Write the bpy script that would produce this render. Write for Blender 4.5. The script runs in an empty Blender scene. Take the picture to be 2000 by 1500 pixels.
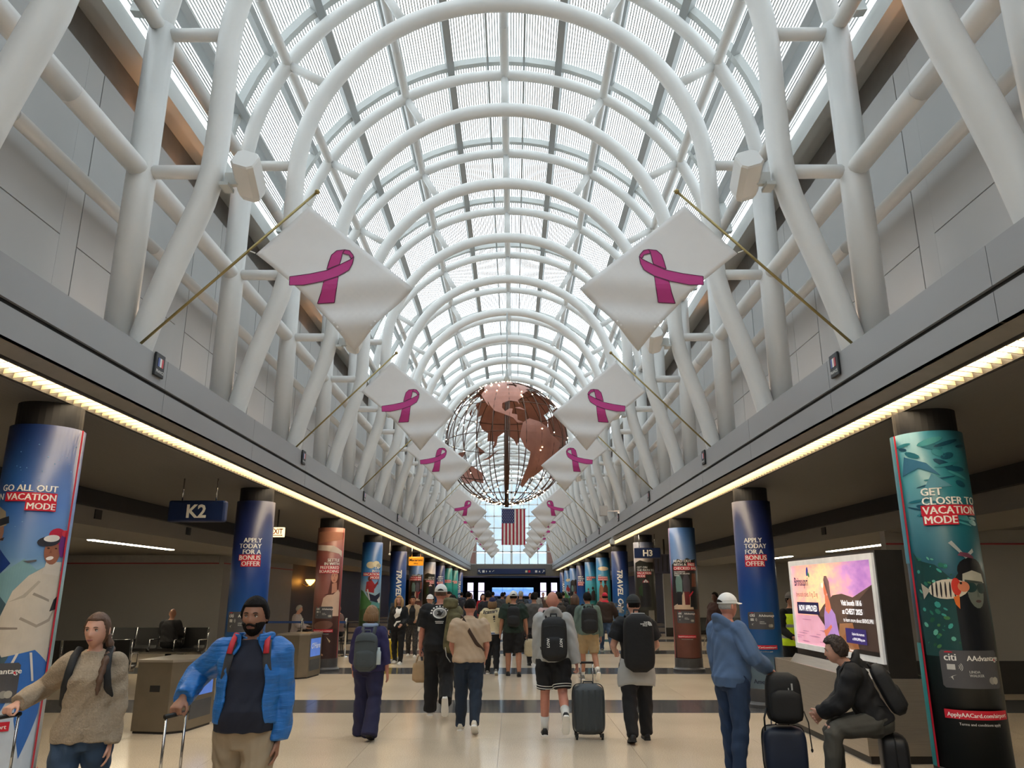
import bpy, bmesh, math, random
import numpy as np
from mathutils import Vector, Matrix, Euler
from mathutils.bvhtree import BVHTree

random.seed(7)
SC = bpy.context.scene
COL = SC.collection
PI = math.pi
rad = math.radians

# ------------------------------------------------------------------ camera
CAMX, CAMZ = 0.17, 1.75
cam_d = bpy.data.cameras.new('camera')
cam_d.sensor_width = 36.0
cam_d.lens = 36.0 * 1480 / 2000
cam_d.clip_end = 400
cam = bpy.data.objects.new('camera', cam_d)
COL.objects.link(cam)
cam.location = (CAMX, 0, CAMZ)
cam.rotation_euler = (rad(90 + 15.3), 0, rad(0.11))
SC.camera = cam

# ------------------------------------------------------------------ world: bright overcast sky
W = bpy.data.worlds.new('overcast_sky'); SC.world = W; W.use_nodes = True
wn = W.node_tree.nodes; wl = W.node_tree.links
bgn = wn['Background']
tc = wn.new('ShaderNodeTexCoord'); nz = wn.new('ShaderNodeTexNoise')
nz.inputs['Scale'].default_value = 2.2; nz.inputs['Detail'].default_value = 4
rmp = wn.new('ShaderNodeValToRGB')
rmp.color_ramp.elements[0].position = .3; rmp.color_ramp.elements[0].color = (.80, .88, .95, 1)
rmp.color_ramp.elements[1].position = .7; rmp.color_ramp.elements[1].color = (.95, .98, 1.0, 1)
wl.new(tc.outputs['Generated'], nz.inputs['Vector']); wl.new(nz.outputs['Fac'], rmp.inputs['Fac'])
wl.new(rmp.outputs['Color'], bgn.inputs['Color'])
bgn.inputs['Strength'].default_value = 3.5

vs = SC.view_settings
vs.view_transform = 'Standard'; vs.look = 'None'; vs.gamma = 1.0; vs.use_curve_mapping = False
vs.exposure = 0.62

# ------------------------------------------------------------------ materials
MATS = {}
def srgb(r, g, b):
    f = lambda c: (c/255/12.92) if c/255 <= .04045 else ((c/255 + .055)/1.055)**2.4
    return (f(r), f(g), f(b), 1)
def mat(name, col, rough=.55, metal=0., var=.10, vscale=6., bump=0., bscale=40., emit=0., spec=.5, coat=0., stretch=None):
    """procedural Principled material: base colour broken up by noise, optional noise bump"""
    if name in MATS: return MATS[name]
    m = bpy.data.materials.new(name); m.use_nodes = True
    n, l = m.node_tree.nodes, m.node_tree.links
    b = n['Principled BSDF']
    c = srgb(*col)
    t = n.new('ShaderNodeTexCoord'); src = t.outputs['Object']
    if stretch:
        mp = n.new('ShaderNodeMapping'); mp.inputs['Scale'].default_value = stretch
        l.new(src, mp.inputs['Vector']); src = mp.outputs['Vector']
    nt = n.new('ShaderNodeTexNoise'); nt.inputs['Scale'].default_value = vscale; nt.inputs['Detail'].default_value = 3
    l.new(src, nt.inputs['Vector'])
    cr = n.new('ShaderNodeValToRGB')
    cr.color_ramp.elements[0].position = .25; cr.color_ramp.elements[1].position = .75
    cr.color_ramp.elements[0].color = tuple(x*(1-var) for x in c[:3]) + (1,)
    cr.color_ramp.elements[1].color = tuple(min(1, x*(1+var)) for x in c[:3]) + (1,)
    l.new(nt.outputs['Fac'], cr.inputs['Fac']); l.new(cr.outputs['Color'], b.inputs['Base Color'])
    b.inputs['Roughness'].default_value = rough; b.inputs['Metallic'].default_value = metal
    b.inputs['Specular IOR Level'].default_value = spec
    b.inputs['Coat Weight'].default_value = coat
    if bump:
        bt = n.new('ShaderNodeTexNoise'); bt.inputs['Scale'].default_value = bscale; bt.inputs['Detail'].default_value = 4
        l.new(src, bt.inputs['Vector'])
        bn = n.new('ShaderNodeBump'); bn.inputs['Strength'].default_value = bump; bn.inputs['Distance'].default_value = .02
        l.new(bt.outputs['Fac'], bn.inputs['Height']); l.new(bn.outputs['Normal'], b.inputs['Normal'])
    if emit:
        l.new(cr.outputs['Color'], b.inputs['Emission Color']); b.inputs['Emission Strength'].default_value = emit
    m.diffuse_color = c
    MATS[name] = m
    return m
def ramp_mat(name, stops, axis=2, z0=0., z1=1., nscale=3., namt=.12, rough=.4, emit=0., coat=0., noise_stretch=(1, 1, 1)):
    """printed picture: colour bands along an axis (object space), edges wandered by noise"""
    if name in MATS: return MATS[name]
    m = bpy.data.materials.new(name); m.use_nodes = True
    n, l = m.node_tree.nodes, m.node_tree.links
    b = n['Principled BSDF']
    t = n.new('ShaderNodeTexCoord'); sep = n.new('ShaderNodeSeparateXYZ')
    l.new(t.outputs['Object'], sep.inputs[0])
    mr = n.new('ShaderNodeMapRange'); mr.inputs['From Min'].default_value = z0; mr.inputs['From Max'].default_value = z1
    l.new(sep.outputs[axis], mr.inputs['Value'])
    mp = n.new('ShaderNodeMapping'); mp.inputs['Scale'].default_value = noise_stretch
    l.new(t.outputs['Object'], mp.inputs['Vector'])
    nt = n.new('ShaderNodeTexNoise'); nt.inputs['Scale'].default_value = nscale; nt.inputs['Detail'].default_value = 6
    l.new(mp.outputs['Vector'], nt.inputs['Vector'])
    ma = n.new('ShaderNodeMath'); ma.operation = 'MULTIPLY_ADD'; ma.inputs[1].default_value = namt; 
    l.new(nt.outputs['Fac'], ma.inputs[0])
    sb = n.new('ShaderNodeMath'); sb.operation = 'SUBTRACT'; sb.inputs[1].default_value = namt/2
    l.new(mr.outputs['Result'], sb.inputs[0]); l.new(sb.outputs[0], ma.inputs[2])
    cr = n.new('ShaderNodeValToRGB'); els = cr.color_ramp.elements
    while len(els) < len(stops): els.new(.5)
    for e, (p, c) in zip(els, stops):
        e.position = p; e.color = srgb(*c)
    l.new(ma.outputs[0], cr.inputs['Fac']); l.new(cr.outputs['Color'], b.inputs['Base Color'])
    b.inputs['Roughness'].default_value = rough; b.inputs['Coat Weight'].default_value = coat
    if emit:
        l.new(cr.outputs['Color'], b.inputs['Emission Color']); b.inputs['Emission Strength'].default_value = emit
    m.diffuse_color = srgb(*stops[0][1])
    MATS[name] = m
    return m

# ------------------------------------------------------------------ mesh helpers
class MB:
    def __init__(s): s.v = []; s.f = []; s.m = []; s.mi = 0
    def add(s, vs_, fs):
        o = len(s.v); s.v.extend(tuple(p) for p in vs_)
        for f in fs: s.f.append(tuple(i+o for i in f)); s.m.append(s.mi)
        return s
    def box(s, x0, y0, z0, x1, y1, z1):
        v = [(x0,y0,z0),(x1,y0,z0),(x1,y1,z0),(x0,y1,z0),(x0,y0,z1),(x1,y0,z1),(x1,y1,z1),(x0,y1,z1)]
        return s.add(v, [(0,3,2,1),(4,5,6,7),(0,1,5,4),(1,2,6,5),(2,3,7,6),(3,0,4,7)])
    def obox(s, c, size, M=None):
        hx, hy, hz = (d/2 for d in size); c = Vector(c)
        v = [Vector((x*hx, y*hy, z*hz)) for z in (-1, 1) for x, y in ((-1,-1),(1,-1),(1,1),(-1,1))]
        if M is not None: v = [M @ p for p in v]
        return s.add([p + c for p in v], [(0,3,2,1),(4,5,6,7),(0,1,5,4),(1,2,6,5),(2,3,7,6),(3,0,4,7)])
    def bbox(s, x0, y0, z0, x1, y1, z1, r=.02):
        """box with chamfered edges"""
        bm = bmesh.new()
        vs_ = [bm.verts.new(p) for p in [(x0,y0,z0),(x1,y0,z0),(x1,y1,z0),(x0,y1,z0),(x0,y0,z1),(x1,y0,z1),(x1,y1,z1),(x0,y1,z1)]]
        for f in [(0,3,2,1),(4,5,6,7),(0,1,5,4),(1,2,6,5),(2,3,7,6),(3,0,4,7)]: bm.faces.new([vs_[i] for i in f])
        bmesh.ops.bevel(bm, geom=bm.edges[:], offset=r, segments=2, affect='EDGES', profile=.5)
        bm.verts.index_update()
        s.add([v.co[:] for v in bm.verts], [tuple(v.index for v in f.verts) for f in bm.faces]); bm.free(); return s
    def loft(s, rings, cap=True, closed=False):
        n = len(rings[0]); o = []
        vs_ = [p for r in rings for p in r]; fs = []
        k = len(rings)
        for i in range(k if closed else k-1):
            a = i*n; b = ((i+1) % k)*n
            for j in range(n):
                j2 = (j+1) % n
                fs.append((a+j, a+j2, b+j2, b+j))
        if cap and not closed:
            fs.append(tuple(range(n-1, -1, -1))); fs.append(tuple((k-1)*n+j for j in range(n)))
        return s.add(vs_, fs)
    def tube(s, pts, r, n=10, cap=True, closed=False, ref=None):
        pts = [Vector(p) for p in pts]; k = len(pts)
        rr = r if isinstance(r, (list, tuple)) else [r]*k
        rings = []; u = None
        for i, p in enumerate(pts):
            a = pts[(i-1) % k] if (i > 0 or closed) else p
            b = pts[(i+1) % k] if (i < k-1 or closed) else p
            t = (b-a).normalized()
            if ref is not None: u0 = Vector(ref)
            elif u is None: u0 = Vector((0,0,1)) if abs(t.z) < .9 else Vector((1,0,0))
            else: u0 = u
            u = u0 - t*u0.dot(t)
            if u.length < 1e-5: u = t.orthogonal()
            u.normalize(); w = t.cross(u)
            e = rr[i]; ea, eb = e if isinstance(e, (list, tuple)) else (e, e)
            rings.append([p + u*(ea*math.cos(2*PI*j/n)) + w*(eb*math.sin(2*PI*j/n)) for j in range(n)])
        return s.loft(rings, cap, closed)
    def lathe(s, prof, n=24, c=(0,0,0), cap=True):
        rings = [[(c[0]+r*math.cos(2*PI*j/n), c[1]+r*math.sin(2*PI*j/n), c[2]+z) for j in range(n)] for r, z in prof]
        return s.loft(rings, cap)
    def ball(s, c, r, n=10, k=6):
        rx, ry, rz = r if isinstance(r, (list, tuple)) else (r, r, r)
        rings = []
        for i in range(k+1):
            ph = -PI/2 + PI*(i+.02 if i == 0 else (i-.02 if i == k else i))/k
            rings.append([(c[0]+rx*math.cos(ph)*math.cos(2*PI*j/n), c[1]+ry*math.cos(ph)*math.sin(2*PI*j/n), c[2]+rz*math.sin(ph)) for j in range(n)])
        return s.loft(rings)
    def prism(s, poly, d0, d1, axis='y'):
        """2-D polygon (a,b) extruded along axis"""
        f = {'y': lambda a, b, d: (a, d, b), 'x': lambda a, b, d: (d, a, b), 'z': lambda a, b, d: (a, b, d)}[axis]
        n = len(poly)
        return s.loft([[f(a, b, d0) for a, b in poly], [f(a, b, d1) for a, b in poly]])
    def mesh(s, name):
        me = bpy.data.meshes.new(name); me.from_pydata(s.v, [], s.f)
        if any(s.m): me.polygons.foreach_set('material_index', s.m)
        return me
    def xf(s, M):
        s.v = [tuple(M @ Vector(p)) for p in s.v]; return s

def fixn(me):
    bm = bmesh.new(); bm.from_mesh(me); bmesh.ops.recalc_face_normals(bm, faces=bm.faces[:]); bm.to_mesh(me); bm.free()
def obj(name, mb, m, parent=None, smooth=False, loc=None, rotz=None):
    me = mb.mesh(name) if isinstance(mb, MB) else mb
    if isinstance(mb, MB): fixn(me)
    for x in (m if isinstance(m, (list, tuple)) else [m]): me.materials.append(x)
    if smooth:
        me.polygons.foreach_set('use_smooth', [True]*len(me.polygons))
        if smooth == 'auto':
            me.set_sharp_from_angle(angle=rad(40))
    return inst(name, me, parent, loc, rotz)
def inst(name, me, parent=None, loc=None, rotz=None):
    o = bpy.data.objects.new(name, me); COL.objects.link(o)
    if parent is not None: o.parent = parent
    if loc is not None: o.location = loc
    if rotz is not None: o.rotation_euler = (0, 0, rotz)
    return o
def tag(o, label, cat, group=None, kind=None):
    o['label'] = label; o['category'] = cat
    if group: o['group'] = group
    if kind: o['kind'] = kind
    return o
def thing(name, label, cat, loc=(0,0,0), rotz=0., group=None):
    o = bpy.data.objects.new(name, None); COL.objects.link(o); o.empty_display_size = .1
    o.location = loc; o.rotation_euler = (0, 0, rotz)
    return tag(o, label, cat, group)
def struct(o, label=None, cat=None):
    o['kind'] = 'structure'
    if label: o['label'] = label
    if cat: o['category'] = cat
    return o
def sempty(name, label, cat, loc=(0,0,0)):
    o = bpy.data.objects.new(name, None); COL.objects.link(o); o.location = loc; o.empty_display_size = .1
    return struct(o, label, cat)
def copy_tree(o, parent=None):
    c = o.copy(); COL.objects.link(c)
    if parent is not None: c.parent = parent
    for ch in o.children: copy_tree(ch, c)
    return c

# flat drawings: polygons and lettering, cut into strips so that they can be bent onto a curved surface
def flat_poly(poly, step=.04, both=False):
    bm = bmesh.new()
    f = bm.faces.new([bm.verts.new((a, b, 0)) for a, b in poly])
    bmesh.ops.triangulate(bm, faces=[f])
    return cut(bm, step, both)
def cut(bm, step, both=False):
    if step:
        for ax in ((0, 1) if both else (0,)):
            xs = [v.co[ax] for v in bm.verts]; a = math.floor(min(xs)/step)+1
            while a*step < max(xs):
                co = [0,0,0]; no = [0,0,0]; co[ax] = a*step; no[ax] = 1
                bmesh.ops.bisect_plane(bm, geom=bm.verts[:]+bm.edges[:]+bm.faces[:], plane_co=co, plane_no=no)
                a += 1
    bm.verts.index_update()
    r = ([v.co[:] for v in bm.verts], [tuple(v.index for v in f.verts) for f in bm.faces]); bm.free(); return r
def recut(vf, step):
    bm = bmesh.new(); vs_ = [bm.verts.new((v[0], v[1], 0)) for v in vf[0]]
    for f in vf[1]:
        try: bm.faces.new([vs_[i] for i in f])
        except ValueError: pass
    return cut(bm, step)
TXT = {}
def flat_text(s, size=.1, bold=.0, shear=0., align='LEFT', step=.04, space=1.0):
    key = (s, size, bold, shear, align, step, space)
    if key in TXT: return TXT[key]
    cu = bpy.data.curves.new('lettering', 'FONT'); cu.body = s; cu.size = size; cu.offset = bold; cu.shear = shear
    cu.align_x = align; cu.resolution_u = 2; cu.space_character = space
    cu.fill_mode = 'FRONT'
    o = bpy.data.objects.new('lettering', cu)
    me = bpy.data.meshes.new_from_object(o)
    bpy.data.objects.remove(o); bpy.data.curves.remove(cu)
    bm = bmesh.new(); bm.from_mesh(me); bpy.data.meshes.remove(me)
    TXT[key] = cut(bm, step); return TXT[key]
def shift(vf, dx, dy, sx=1., sy=1., ang=0.):
    c, s_ = math.cos(ang), math.sin(ang)
    return ([((v[0]*c - v[1]*s_)*sx+dx, (v[0]*s_ + v[1]*c)*sy+dy, 0) for v in vf[0]], vf[1])
def mapped(vf, fn):
    return ([fn(v[0], v[1]) for v in vf[0]], vf[1])
# ================================================================== SETTING
Y0, PITCH, BAY = 7.4, 5.5, 2.75          # first column row, column pitch, truss bay
YN, YE = -20.0, 66.0                       # near end and far end of the vaulted hall
TR0 = 7.26                                # truss line
KS = list(range(-2, 22))                  # truss indices
FX = 3.45                                 # fascia face
ZC = 3.42                                 # side ceiling height

def floor_mat(name, c, sp, rough):
    m = mat(name, c, rough=rough, var=.10, vscale=.7, spec=.6)
    n, l = m.node_tree.nodes, m.node_tree.links
    b = n['Principled BSDF']
    t = n.new('ShaderNodeTexCoord')
    nt = n.new('ShaderNodeTexNoise'); nt.inputs['Scale'].default_value = 85; nt.inputs['Detail'].default_value = 2
    l.new(t.outputs['Object'], nt.inputs['Vector'])
    cr = n.new('ShaderNodeValToRGB'); cr.color_ramp.elements[0].position = .36; cr.color_ramp.elements[1].position = .60
    cr.color_ramp.elements[0].color = (sp, sp, sp, 1); cr.color_ramp.elements[1].color = (1, 1, 1, 1)
    l.new(nt.outputs['Fac'], cr.inputs['Fac'])
    mx = n.new('ShaderNodeMix'); mx.data_type = 'RGBA'; mx.blend_type = 'MULTIPLY'; mx.inputs[0].default_value = 1
    src = b.inputs['Base Color'].links[0].from_socket
    l.new(src, mx.inputs[6]); l.new(cr.outputs['Color'], mx.inputs[7]); l.new(mx.outputs[2], b.inputs['Base Color'])
    return m
M_TERR = floor_mat('beige_terrazzo', (224, 206, 182), .76, .17)
M_DARKT = floor_mat('charcoal_terrazzo', (88, 89, 92), .7, .15)
M_JOINT = mat('floor_joint', (128, 118, 104), .5)
M_WHITE = mat('white_paint', (208, 209, 207), .38, var=.03, vscale=2)
M_PANEL = mat('grey_wall_panel', (168, 169, 168), .45, var=.05, vscale=.8)
M_BACK = mat('dark_joint_backing', (44, 45, 47), .7)
M_FASC = mat('grey_fascia_metal', (146, 146, 146), .42, var=.04, vscale=.7)
M_GROOVE = mat('black_groove', (24, 25, 27), .6)
M_CEIL = mat('dark_side_ceiling', (88, 85, 83), .55, var=.06, bump=.15, bscale=3, stretch=(18, .3, 1))
M_BULK = mat('grey_bulkhead', (124, 121, 116), .6, var=.05, vscale=.6)
M_SIDEW = mat('grey_side_wall', (148, 146, 144), .6, var=.04, vscale=.5)
M_RED = mat('red_line', (150, 34, 48), .5)
M_BLACK = mat('black_plastic', (22, 22, 24), .45)
M_RIB = mat('grey_roof_metal', (186, 190, 188), .45, var=.05, vscale=1.5)
M_DRIB = mat('dark_roof_metal', (150, 154, 153), .5, var=.05, vscale=1.5)
M_BAR = mat('louvre_metal', (196, 199, 198), .5, var=.04)
M_STEEL = mat('brushed_steel', (168, 160, 148), .32, metal=.6, var=.08, vscale=3, bump=.08, bscale=30, stretch=(1, 1, 30))
M_CHROME = mat('chrome', (200, 200, 200), .15, metal=1, var=.03)
M_NAVY = mat('navy_sign_blue', (22, 40, 82), .35, var=.05)
M_LETTER = mat('white_lettering', (238, 236, 230), .5, var=.02)
M_LREDB = mat('red_print', (196, 24, 48), .45, var=.04)
def glass_mat():
    m = bpy.data.materials.new('roof_glass'); m.use_nodes = True
    n, l = m.node_tree.nodes, m.node_tree.links
    n.remove(n['Principled BSDF'])
    tr = n.new('ShaderNodeBsdfTransparent'); gl = n.new('ShaderNodeBsdfGlossy'); gl.inputs['Roughness'].default_value = .05
    nt = n.new('ShaderNodeTexNoise'); nt.inputs['Scale'].default_value = .6
    cr = n.new('ShaderNodeValToRGB'); cr.color_ramp.elements[0].color = (.90, .93, .94, 1); cr.color_ramp.elements[1].color = (.97, .98, .985, 1)
    t = n.new('ShaderNodeTexCoord'); l.new(t.outputs['Object'], nt.inputs['Vector'])
    l.new(nt.outputs['Fac'], cr.inputs['Fac']); l.new(cr.outputs['Color'], tr.inputs['Color'])
    mx = n.new('ShaderNodeMixShader'); mx.inputs[0].default_value = .05
    l.new(tr.outputs[0], mx.inputs[1]); l.new(gl.outputs[0], mx.inputs[2])
    l.new(mx.outputs[0], n['Material Output'].inputs['Surface']); return m
M_GLASS = glass_mat()

# ---- floor: screed slab with terrazzo slabs laid on it, dark bands at each column row
fl = struct(obj('floor', MB().box(-17, YN, -.2, 17, 84, -.012), M_JOINT), 'polished beige terrazzo floor crossed by charcoal bands', 'floor')
xs = [-16.5, -12.6, -9.6, -6.6, -4.62, -3.1, -1.55, 0, 1.55, 3.1, 4.62, 6.6, 9.6, 12.6, 16.5]
G = .002
slabc = {}
def slab(x0, x1, y0, y1, m, nm):
    k = (round(x1-x0, 3), round(y1-y0, 3), m.name)
    if k not in slabc:
        me = MB().box(-(x1-x0)/2+G, -(y1-y0)/2+G, -.02, (x1-x0)/2-G, (y1-y0)/2-G, 0).mesh(nm); me.materials.append(m); slabc[k] = me
    inst(nm, slabc[k], fl, ((x0+x1)/2, (y0+y1)/2, 0))
k = -5
while Y0 + PITCH*k < 82:
    yc = Y0 + PITCH*k; hb = .70
    far = yc > 26
    cols = [(-16.5, 16.5)] if far else list(zip(xs[:-1], xs[1:]))
    cd = [(-16.5, 16.5)] if far else [(-16.5, -6.6), (-6.6, -3.1), (-3.1, 0), (0, 3.1), (3.1, 6.6), (6.6, 16.5)]
    for a, b_ in cd: slab(a, b_, yc-hb, yc+hb, M_DARKT, 'dark_floor_slab')
    rows = 1 if far else 2
    for r in range(rows):
        h = (PITCH-2*hb)/rows
        for a, b_ in cols: slab(a, b_, yc+hb+r*h, yc+hb+(r+1)*h, M_TERR, 'floor_slab')
    k += 1

# ---- side ceilings, bulkheads
for sd, nm in ((-1, 'left'), (1, 'right')):
    def X(a): return sd*a
    def bx(mb, a, y0, z0, b_, y1, z1):
        mb.box(min(X(a), X(b_)), y0, z0, max(X(a), X(b_)), y1, z1)
    mb = MB(); bx(mb, 3.96, YN, ZC, 6.95, 84, ZC+.15)
    c = struct(obj('ceiling_'+nm, mb, M_CEIL), 'dark low ceiling over the %s walkway' % nm, 'ceiling')
    # fascia: bottom lip, lower band, groove, upper band, top ledge
    f = sempty('trim_'+('1' if sd < 0 else '2'), 'long grey metal fascia along the edge of the vaulted hall, %s side' % ('K gate' if sd < 0 else 'H gate'), 'fascia')
    mb = MB(); bx(mb, FX+.03, YN, 3.55, FX+.5, YE, 4.03); obj('core', mb, M_GROOVE, f)
    for i in range(32):
        y0 = YN + i*2.76; y1 = min(y0+2.752, YE)
        mb = MB(); bx(mb, FX, y0, 3.77, FX+.05, y1, 4.07); obj('upper_fascia_panel', mb, M_FASC, f)
        mb = MB(); bx(mb, FX, y0, 3.50, FX+.05, y1, 3.725); obj('lower_fascia_panel', mb, M_FASC, f)
    mb = MB(); p = [(X(FX), 3.50), (X(FX+.07), 3.50), (X(FX+.19), 3.45), (X(FX+.19), 3.57), (X(FX+.02), 3.57)]
    mb.prism(p, YN, YE, 'y'); obj('soffit_lip', mb, mat('warm_grey_soffit', (120, 116, 110), .5), f)
    mb = MB(); bx(mb, FX+.055, YN, 4.03, 4.48, YE, 4.066); obj('ledge', mb, M_FASC, f)
    # bulkhead at the outer edge of the low ceiling and gate-area ceiling beyond
    b = sempty('ceiling_gate_'+nm, 'grey bulkhead and ceiling of the %s gate area' % nm, 'ceiling')
    mb = MB(); bx(mb, 6.95, YN, 3.15, 7.07, 84, 3.6); obj('dark_slot', mb, M_GROOVE, b)
    mb = MB(); mb.prism([(X(7.07), 3.28), (X(7.07), 2.84), (X(8.0), 2.72), (X(8.0), 3.5), (X(7.07), 3.5)], YN, 84, 'y'); obj('bulkhead', mb, M_BULK, b)
    mb = MB(); bx(mb, 8.0, YN, 2.86, 17, 84, 3.0); obj('gate_ceiling', mb, M_BULK, b)
    for y in (9.5, 13.2, 17.0, 20.8):
        mb = MB(); bx(mb, 7.05, y, 2.96, 7.08, y+.22, 3.12); obj('air_grille', mb, M_BACK, b)

# ---- clerestory walls: backing + separate panels
WX = 4.5
for sd, nm in ((-1, 'left'), (1, 'right')):
    w = struct(obj('wall_'+nm, MB().box(min(sd*4.53, sd*4.7), YN, 4.0, max(sd*4.53, sd*4.7), YE, 7.46), M_BACK), 'grey metal panel clerestory wall on the %s' % ('K gate side' if sd < 0 else 'H gate side'), 'wall')
    obj('plain_panel', MB().box(min(sd*4.5, sd*4.54), YN, 4.0, max(sd*4.5, sd*4.54), TR0-2*BAY-.17, 7.44), M_PANEL, w)
    for k in KS:
        y = TR0 + BAY*k
        if y > YE-1: continue
        a, m_, b_ = y+.16, y+1.05, y+BAY-.16
        for (u0, u1) in ((a, m_-.006), (m_+.006, b_)):
            for (z0, z1) in ((4.0, 5.29), (5.302, 7.44)):
                k_ = ('w', round(u1-u0, 3), round(z1-z0, 3))
                if k_ not in slabc:
                    me = MB().box(-.02, -(u1-u0)/2, -(z1-z0)/2, .02, (u1-u0)/2, (z1-z0)/2).mesh('wall_panel'); me.materials.append(M_PANEL); slabc[k_] = me
                inst('wall_panel', slabc[k_], w, (sd*4.515, (u0+u1)/2, (z0+z1)/2))
        # shallow recess strip behind each post
        mb = MB().box(min(sd*4.50, sd*4.54), y-.15, 4.0, max(sd*4.50, sd*4.54), y+.15, 7.44); obj('pilaster_strip', mb, M_PANEL, w)
    mb = MB().box(min(sd*4.72, sd*4.8), YN, 7.3, max(sd*4.72, sd*4.8), YE, 8.4)
    u = struct(obj('wall_upper_'+nm, mb, mat('upper_wall_metal', (128, 126, 123), .4)), 'recessed metal band above the %s clerestory panels' % nm, 'wall')
    # head beam that carries the foot of the glass vault
    g = struct(obj('trim_'+('3' if sd < 0 else '4'), MB().box(min(sd*4.28, sd*4.42), YN, 7.92, max(sd*4.28, sd*4.42), YE, 8.2).box(min(sd*4.42, sd*4.8), YN, 8.1, max(sd*4.42, sd*4.8), YE, 8.2), M_RIB),
               'grey gutter beam at the foot of the glass vault, %s side' % ('K gate' if sd < 0 else 'H gate'), 'beam')

# ---- glass vault
ZV, RV = 7.70, 4.30
def vp(a, r, y): return (r*math.sin(a), y, ZV + r*math.cos(a))
vault = sempty('ceiling_vault', 'barrel vault of glass panes and fine grey louvre bars over the hall', 'glass roof')
angs = [rad(15*i) for i in range(-5, 6)]
edges = [rad(-83)] + angs + [rad(83)]
pane_me, bars_me = {}, {}
for i in range(12):
    a0, a1 = edges[i], edges[i+1]
    mb = MB(); n = 4
    r0 = [vp(a0+.006+(a1-a0-.012)*j/n, RV, -BAY/2+.06) for j in range(n+1)]
    r1 = [vp(a0+.006+(a1-a0-.012)*j/n, RV+.015, -BAY/2+.06) for j in range(n, -1, -1)]
    ring = r0+r1
    mb.loft([ring, [(p[0], BAY/2-.06, p[2]) for p in ring]])
    pane_me[i] = mb.mesh('glass_pane'); fixn(pane_me[i]); pane_me[i].materials.append(M_GLASS)
    mb = MB(); nb = max(3, round((a1-a0)*RV/.052))
    for j in range(nb):
        a = a0 + (a1-a0)*(j+.5)/nb; h = .0029
        q = [vp(a-h, 4.25, 0), vp(a+h, 4.25, 0), vp(a+h, 4.256, 0), vp(a-h, 4.256, 0)]
        mb.loft([[(p[0], -BAY/2, p[2]) for p in q], [(p[0], BAY/2, p[2]) for p in q]])
    bars_me[i] = mb.mesh('louvre_bars'); fixn(bars_me[i]); bars_me[i].materials.append(M_BAR)
def arc_box(mb, r0, r1, y0, y1, a0, a1, n=28):
    rings = [[vp(a0+(a1-a0)*i/n, r, y) for r, y in ((r0, y0), (r1, y0), (r1, y1), (r0, y1))] for i in range(n+1)]
    return mb.loft(rings)
rib_me = arc_box(MB(), 4.10, 4.23, -.06, .06, rad(-84), rad(84)).mesh('roof_rib'); fixn(rib_me); rib_me.materials.append(M_RIB)
for k in [-3]+KS:
    y = TR0 + BAY*k
    o = inst('roof_rib', rib_me, vault, (0, y, 0))
    if y+BAY > YE+1.5: continue
    for i in range(12):
        inst('glass_pane', pane_me[i], vault, (0, y+BAY/2, 0))
        o = inst('louvre_bars', bars_me[i], vault, (0, y+BAY/2, 0)); o['kind'] = 'stuff'
# behind the camera the vault simply runs on in long lights
for i in range(12):
    L_ = (TR0 - 3*BAY) - YN
    for nm, src, m in (('glass_pane', pane_me[i], M_GLASS), ('louvre_bars', bars_me[i], M_BAR)):
        me = src.copy(); 
        for v_ in me.vertices: v_.co.y *= L_/BAY
        o = inst(nm, me, vault, (0, YN + L_/2, 0))
        if nm == 'louvre_bars': o['kind'] = 'stuff'
for a in angs:
    deg = round(math.degrees(a))
    if deg % 30:
        mb = MB(); h = .017
        q = [vp(a-h, 4.05, 0), vp(a+h, 4.05, 0), vp(a+h, 4.22, 0), vp(a-h, 4.22, 0)]
        mb.loft([[(p[0], YN, p[2]) for p in q], [(p[0], YE, p[2]) for p in q]]); obj('mullion', mb, M_DRIB, vault)
    else:
        mb = MB(); h = .011
        q = [vp(a-h, 4.1, 0), vp(a+h, 4.1, 0), vp(a+h, 4.22, 0), vp(a-h, 4.22, 0)]
        mb.loft([[(p[0], YN, p[2]) for p in q], [(p[0], YE, p[2]) for p in q]]); obj('mullion', mb, M_DRIB, vault)
for x in (-.33, .38):
    mb = MB().tube([(x, YN, ZV+4.02), (x, YE, ZV+4.02)], .022, 8); obj('service_rail', mb, M_DRIB, vault, True)

# ---- tubular arch trusses
RI, RO, XI, XO = 3.05, 3.83, 3.05, 3.83
zs = 7.70
def arch_pts(r, n=32): return [(r*math.cos(PI*i/n), 0, zs + r*math.sin(PI*i/n)) for i in range(n+1)]
def leg_inner(sd):
    P = []
    ctl = [(3.62, 3.95), (3.60, 4.12), (3.50, 4.55), (3.37, 5.00), (3.24, 5.40), (3.13, 5.75), (3.07, 6.05), (3.05, 6.4), (3.05, 7.0), (3.05, 7.7)]
    return [(sd*x, 0, z) for x, z in ctl]
mb = MB().tube(leg_inner(1)[:-1] + arch_pts(RI) + leg_inner(-1)[:-1][::-1], .13, 14, ref=(0, 1, 0)); me_in = mb.mesh('inner_arch')
mb = MB().tube([(XO, 0, 3.95)] + arch_pts(RO) + [(-XO, 0, 3.95)], [.15] + [.15 if i in (0, 32) else .105 for i in range(33)] + [.15], 14, ref=(0, 1, 0))
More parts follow.
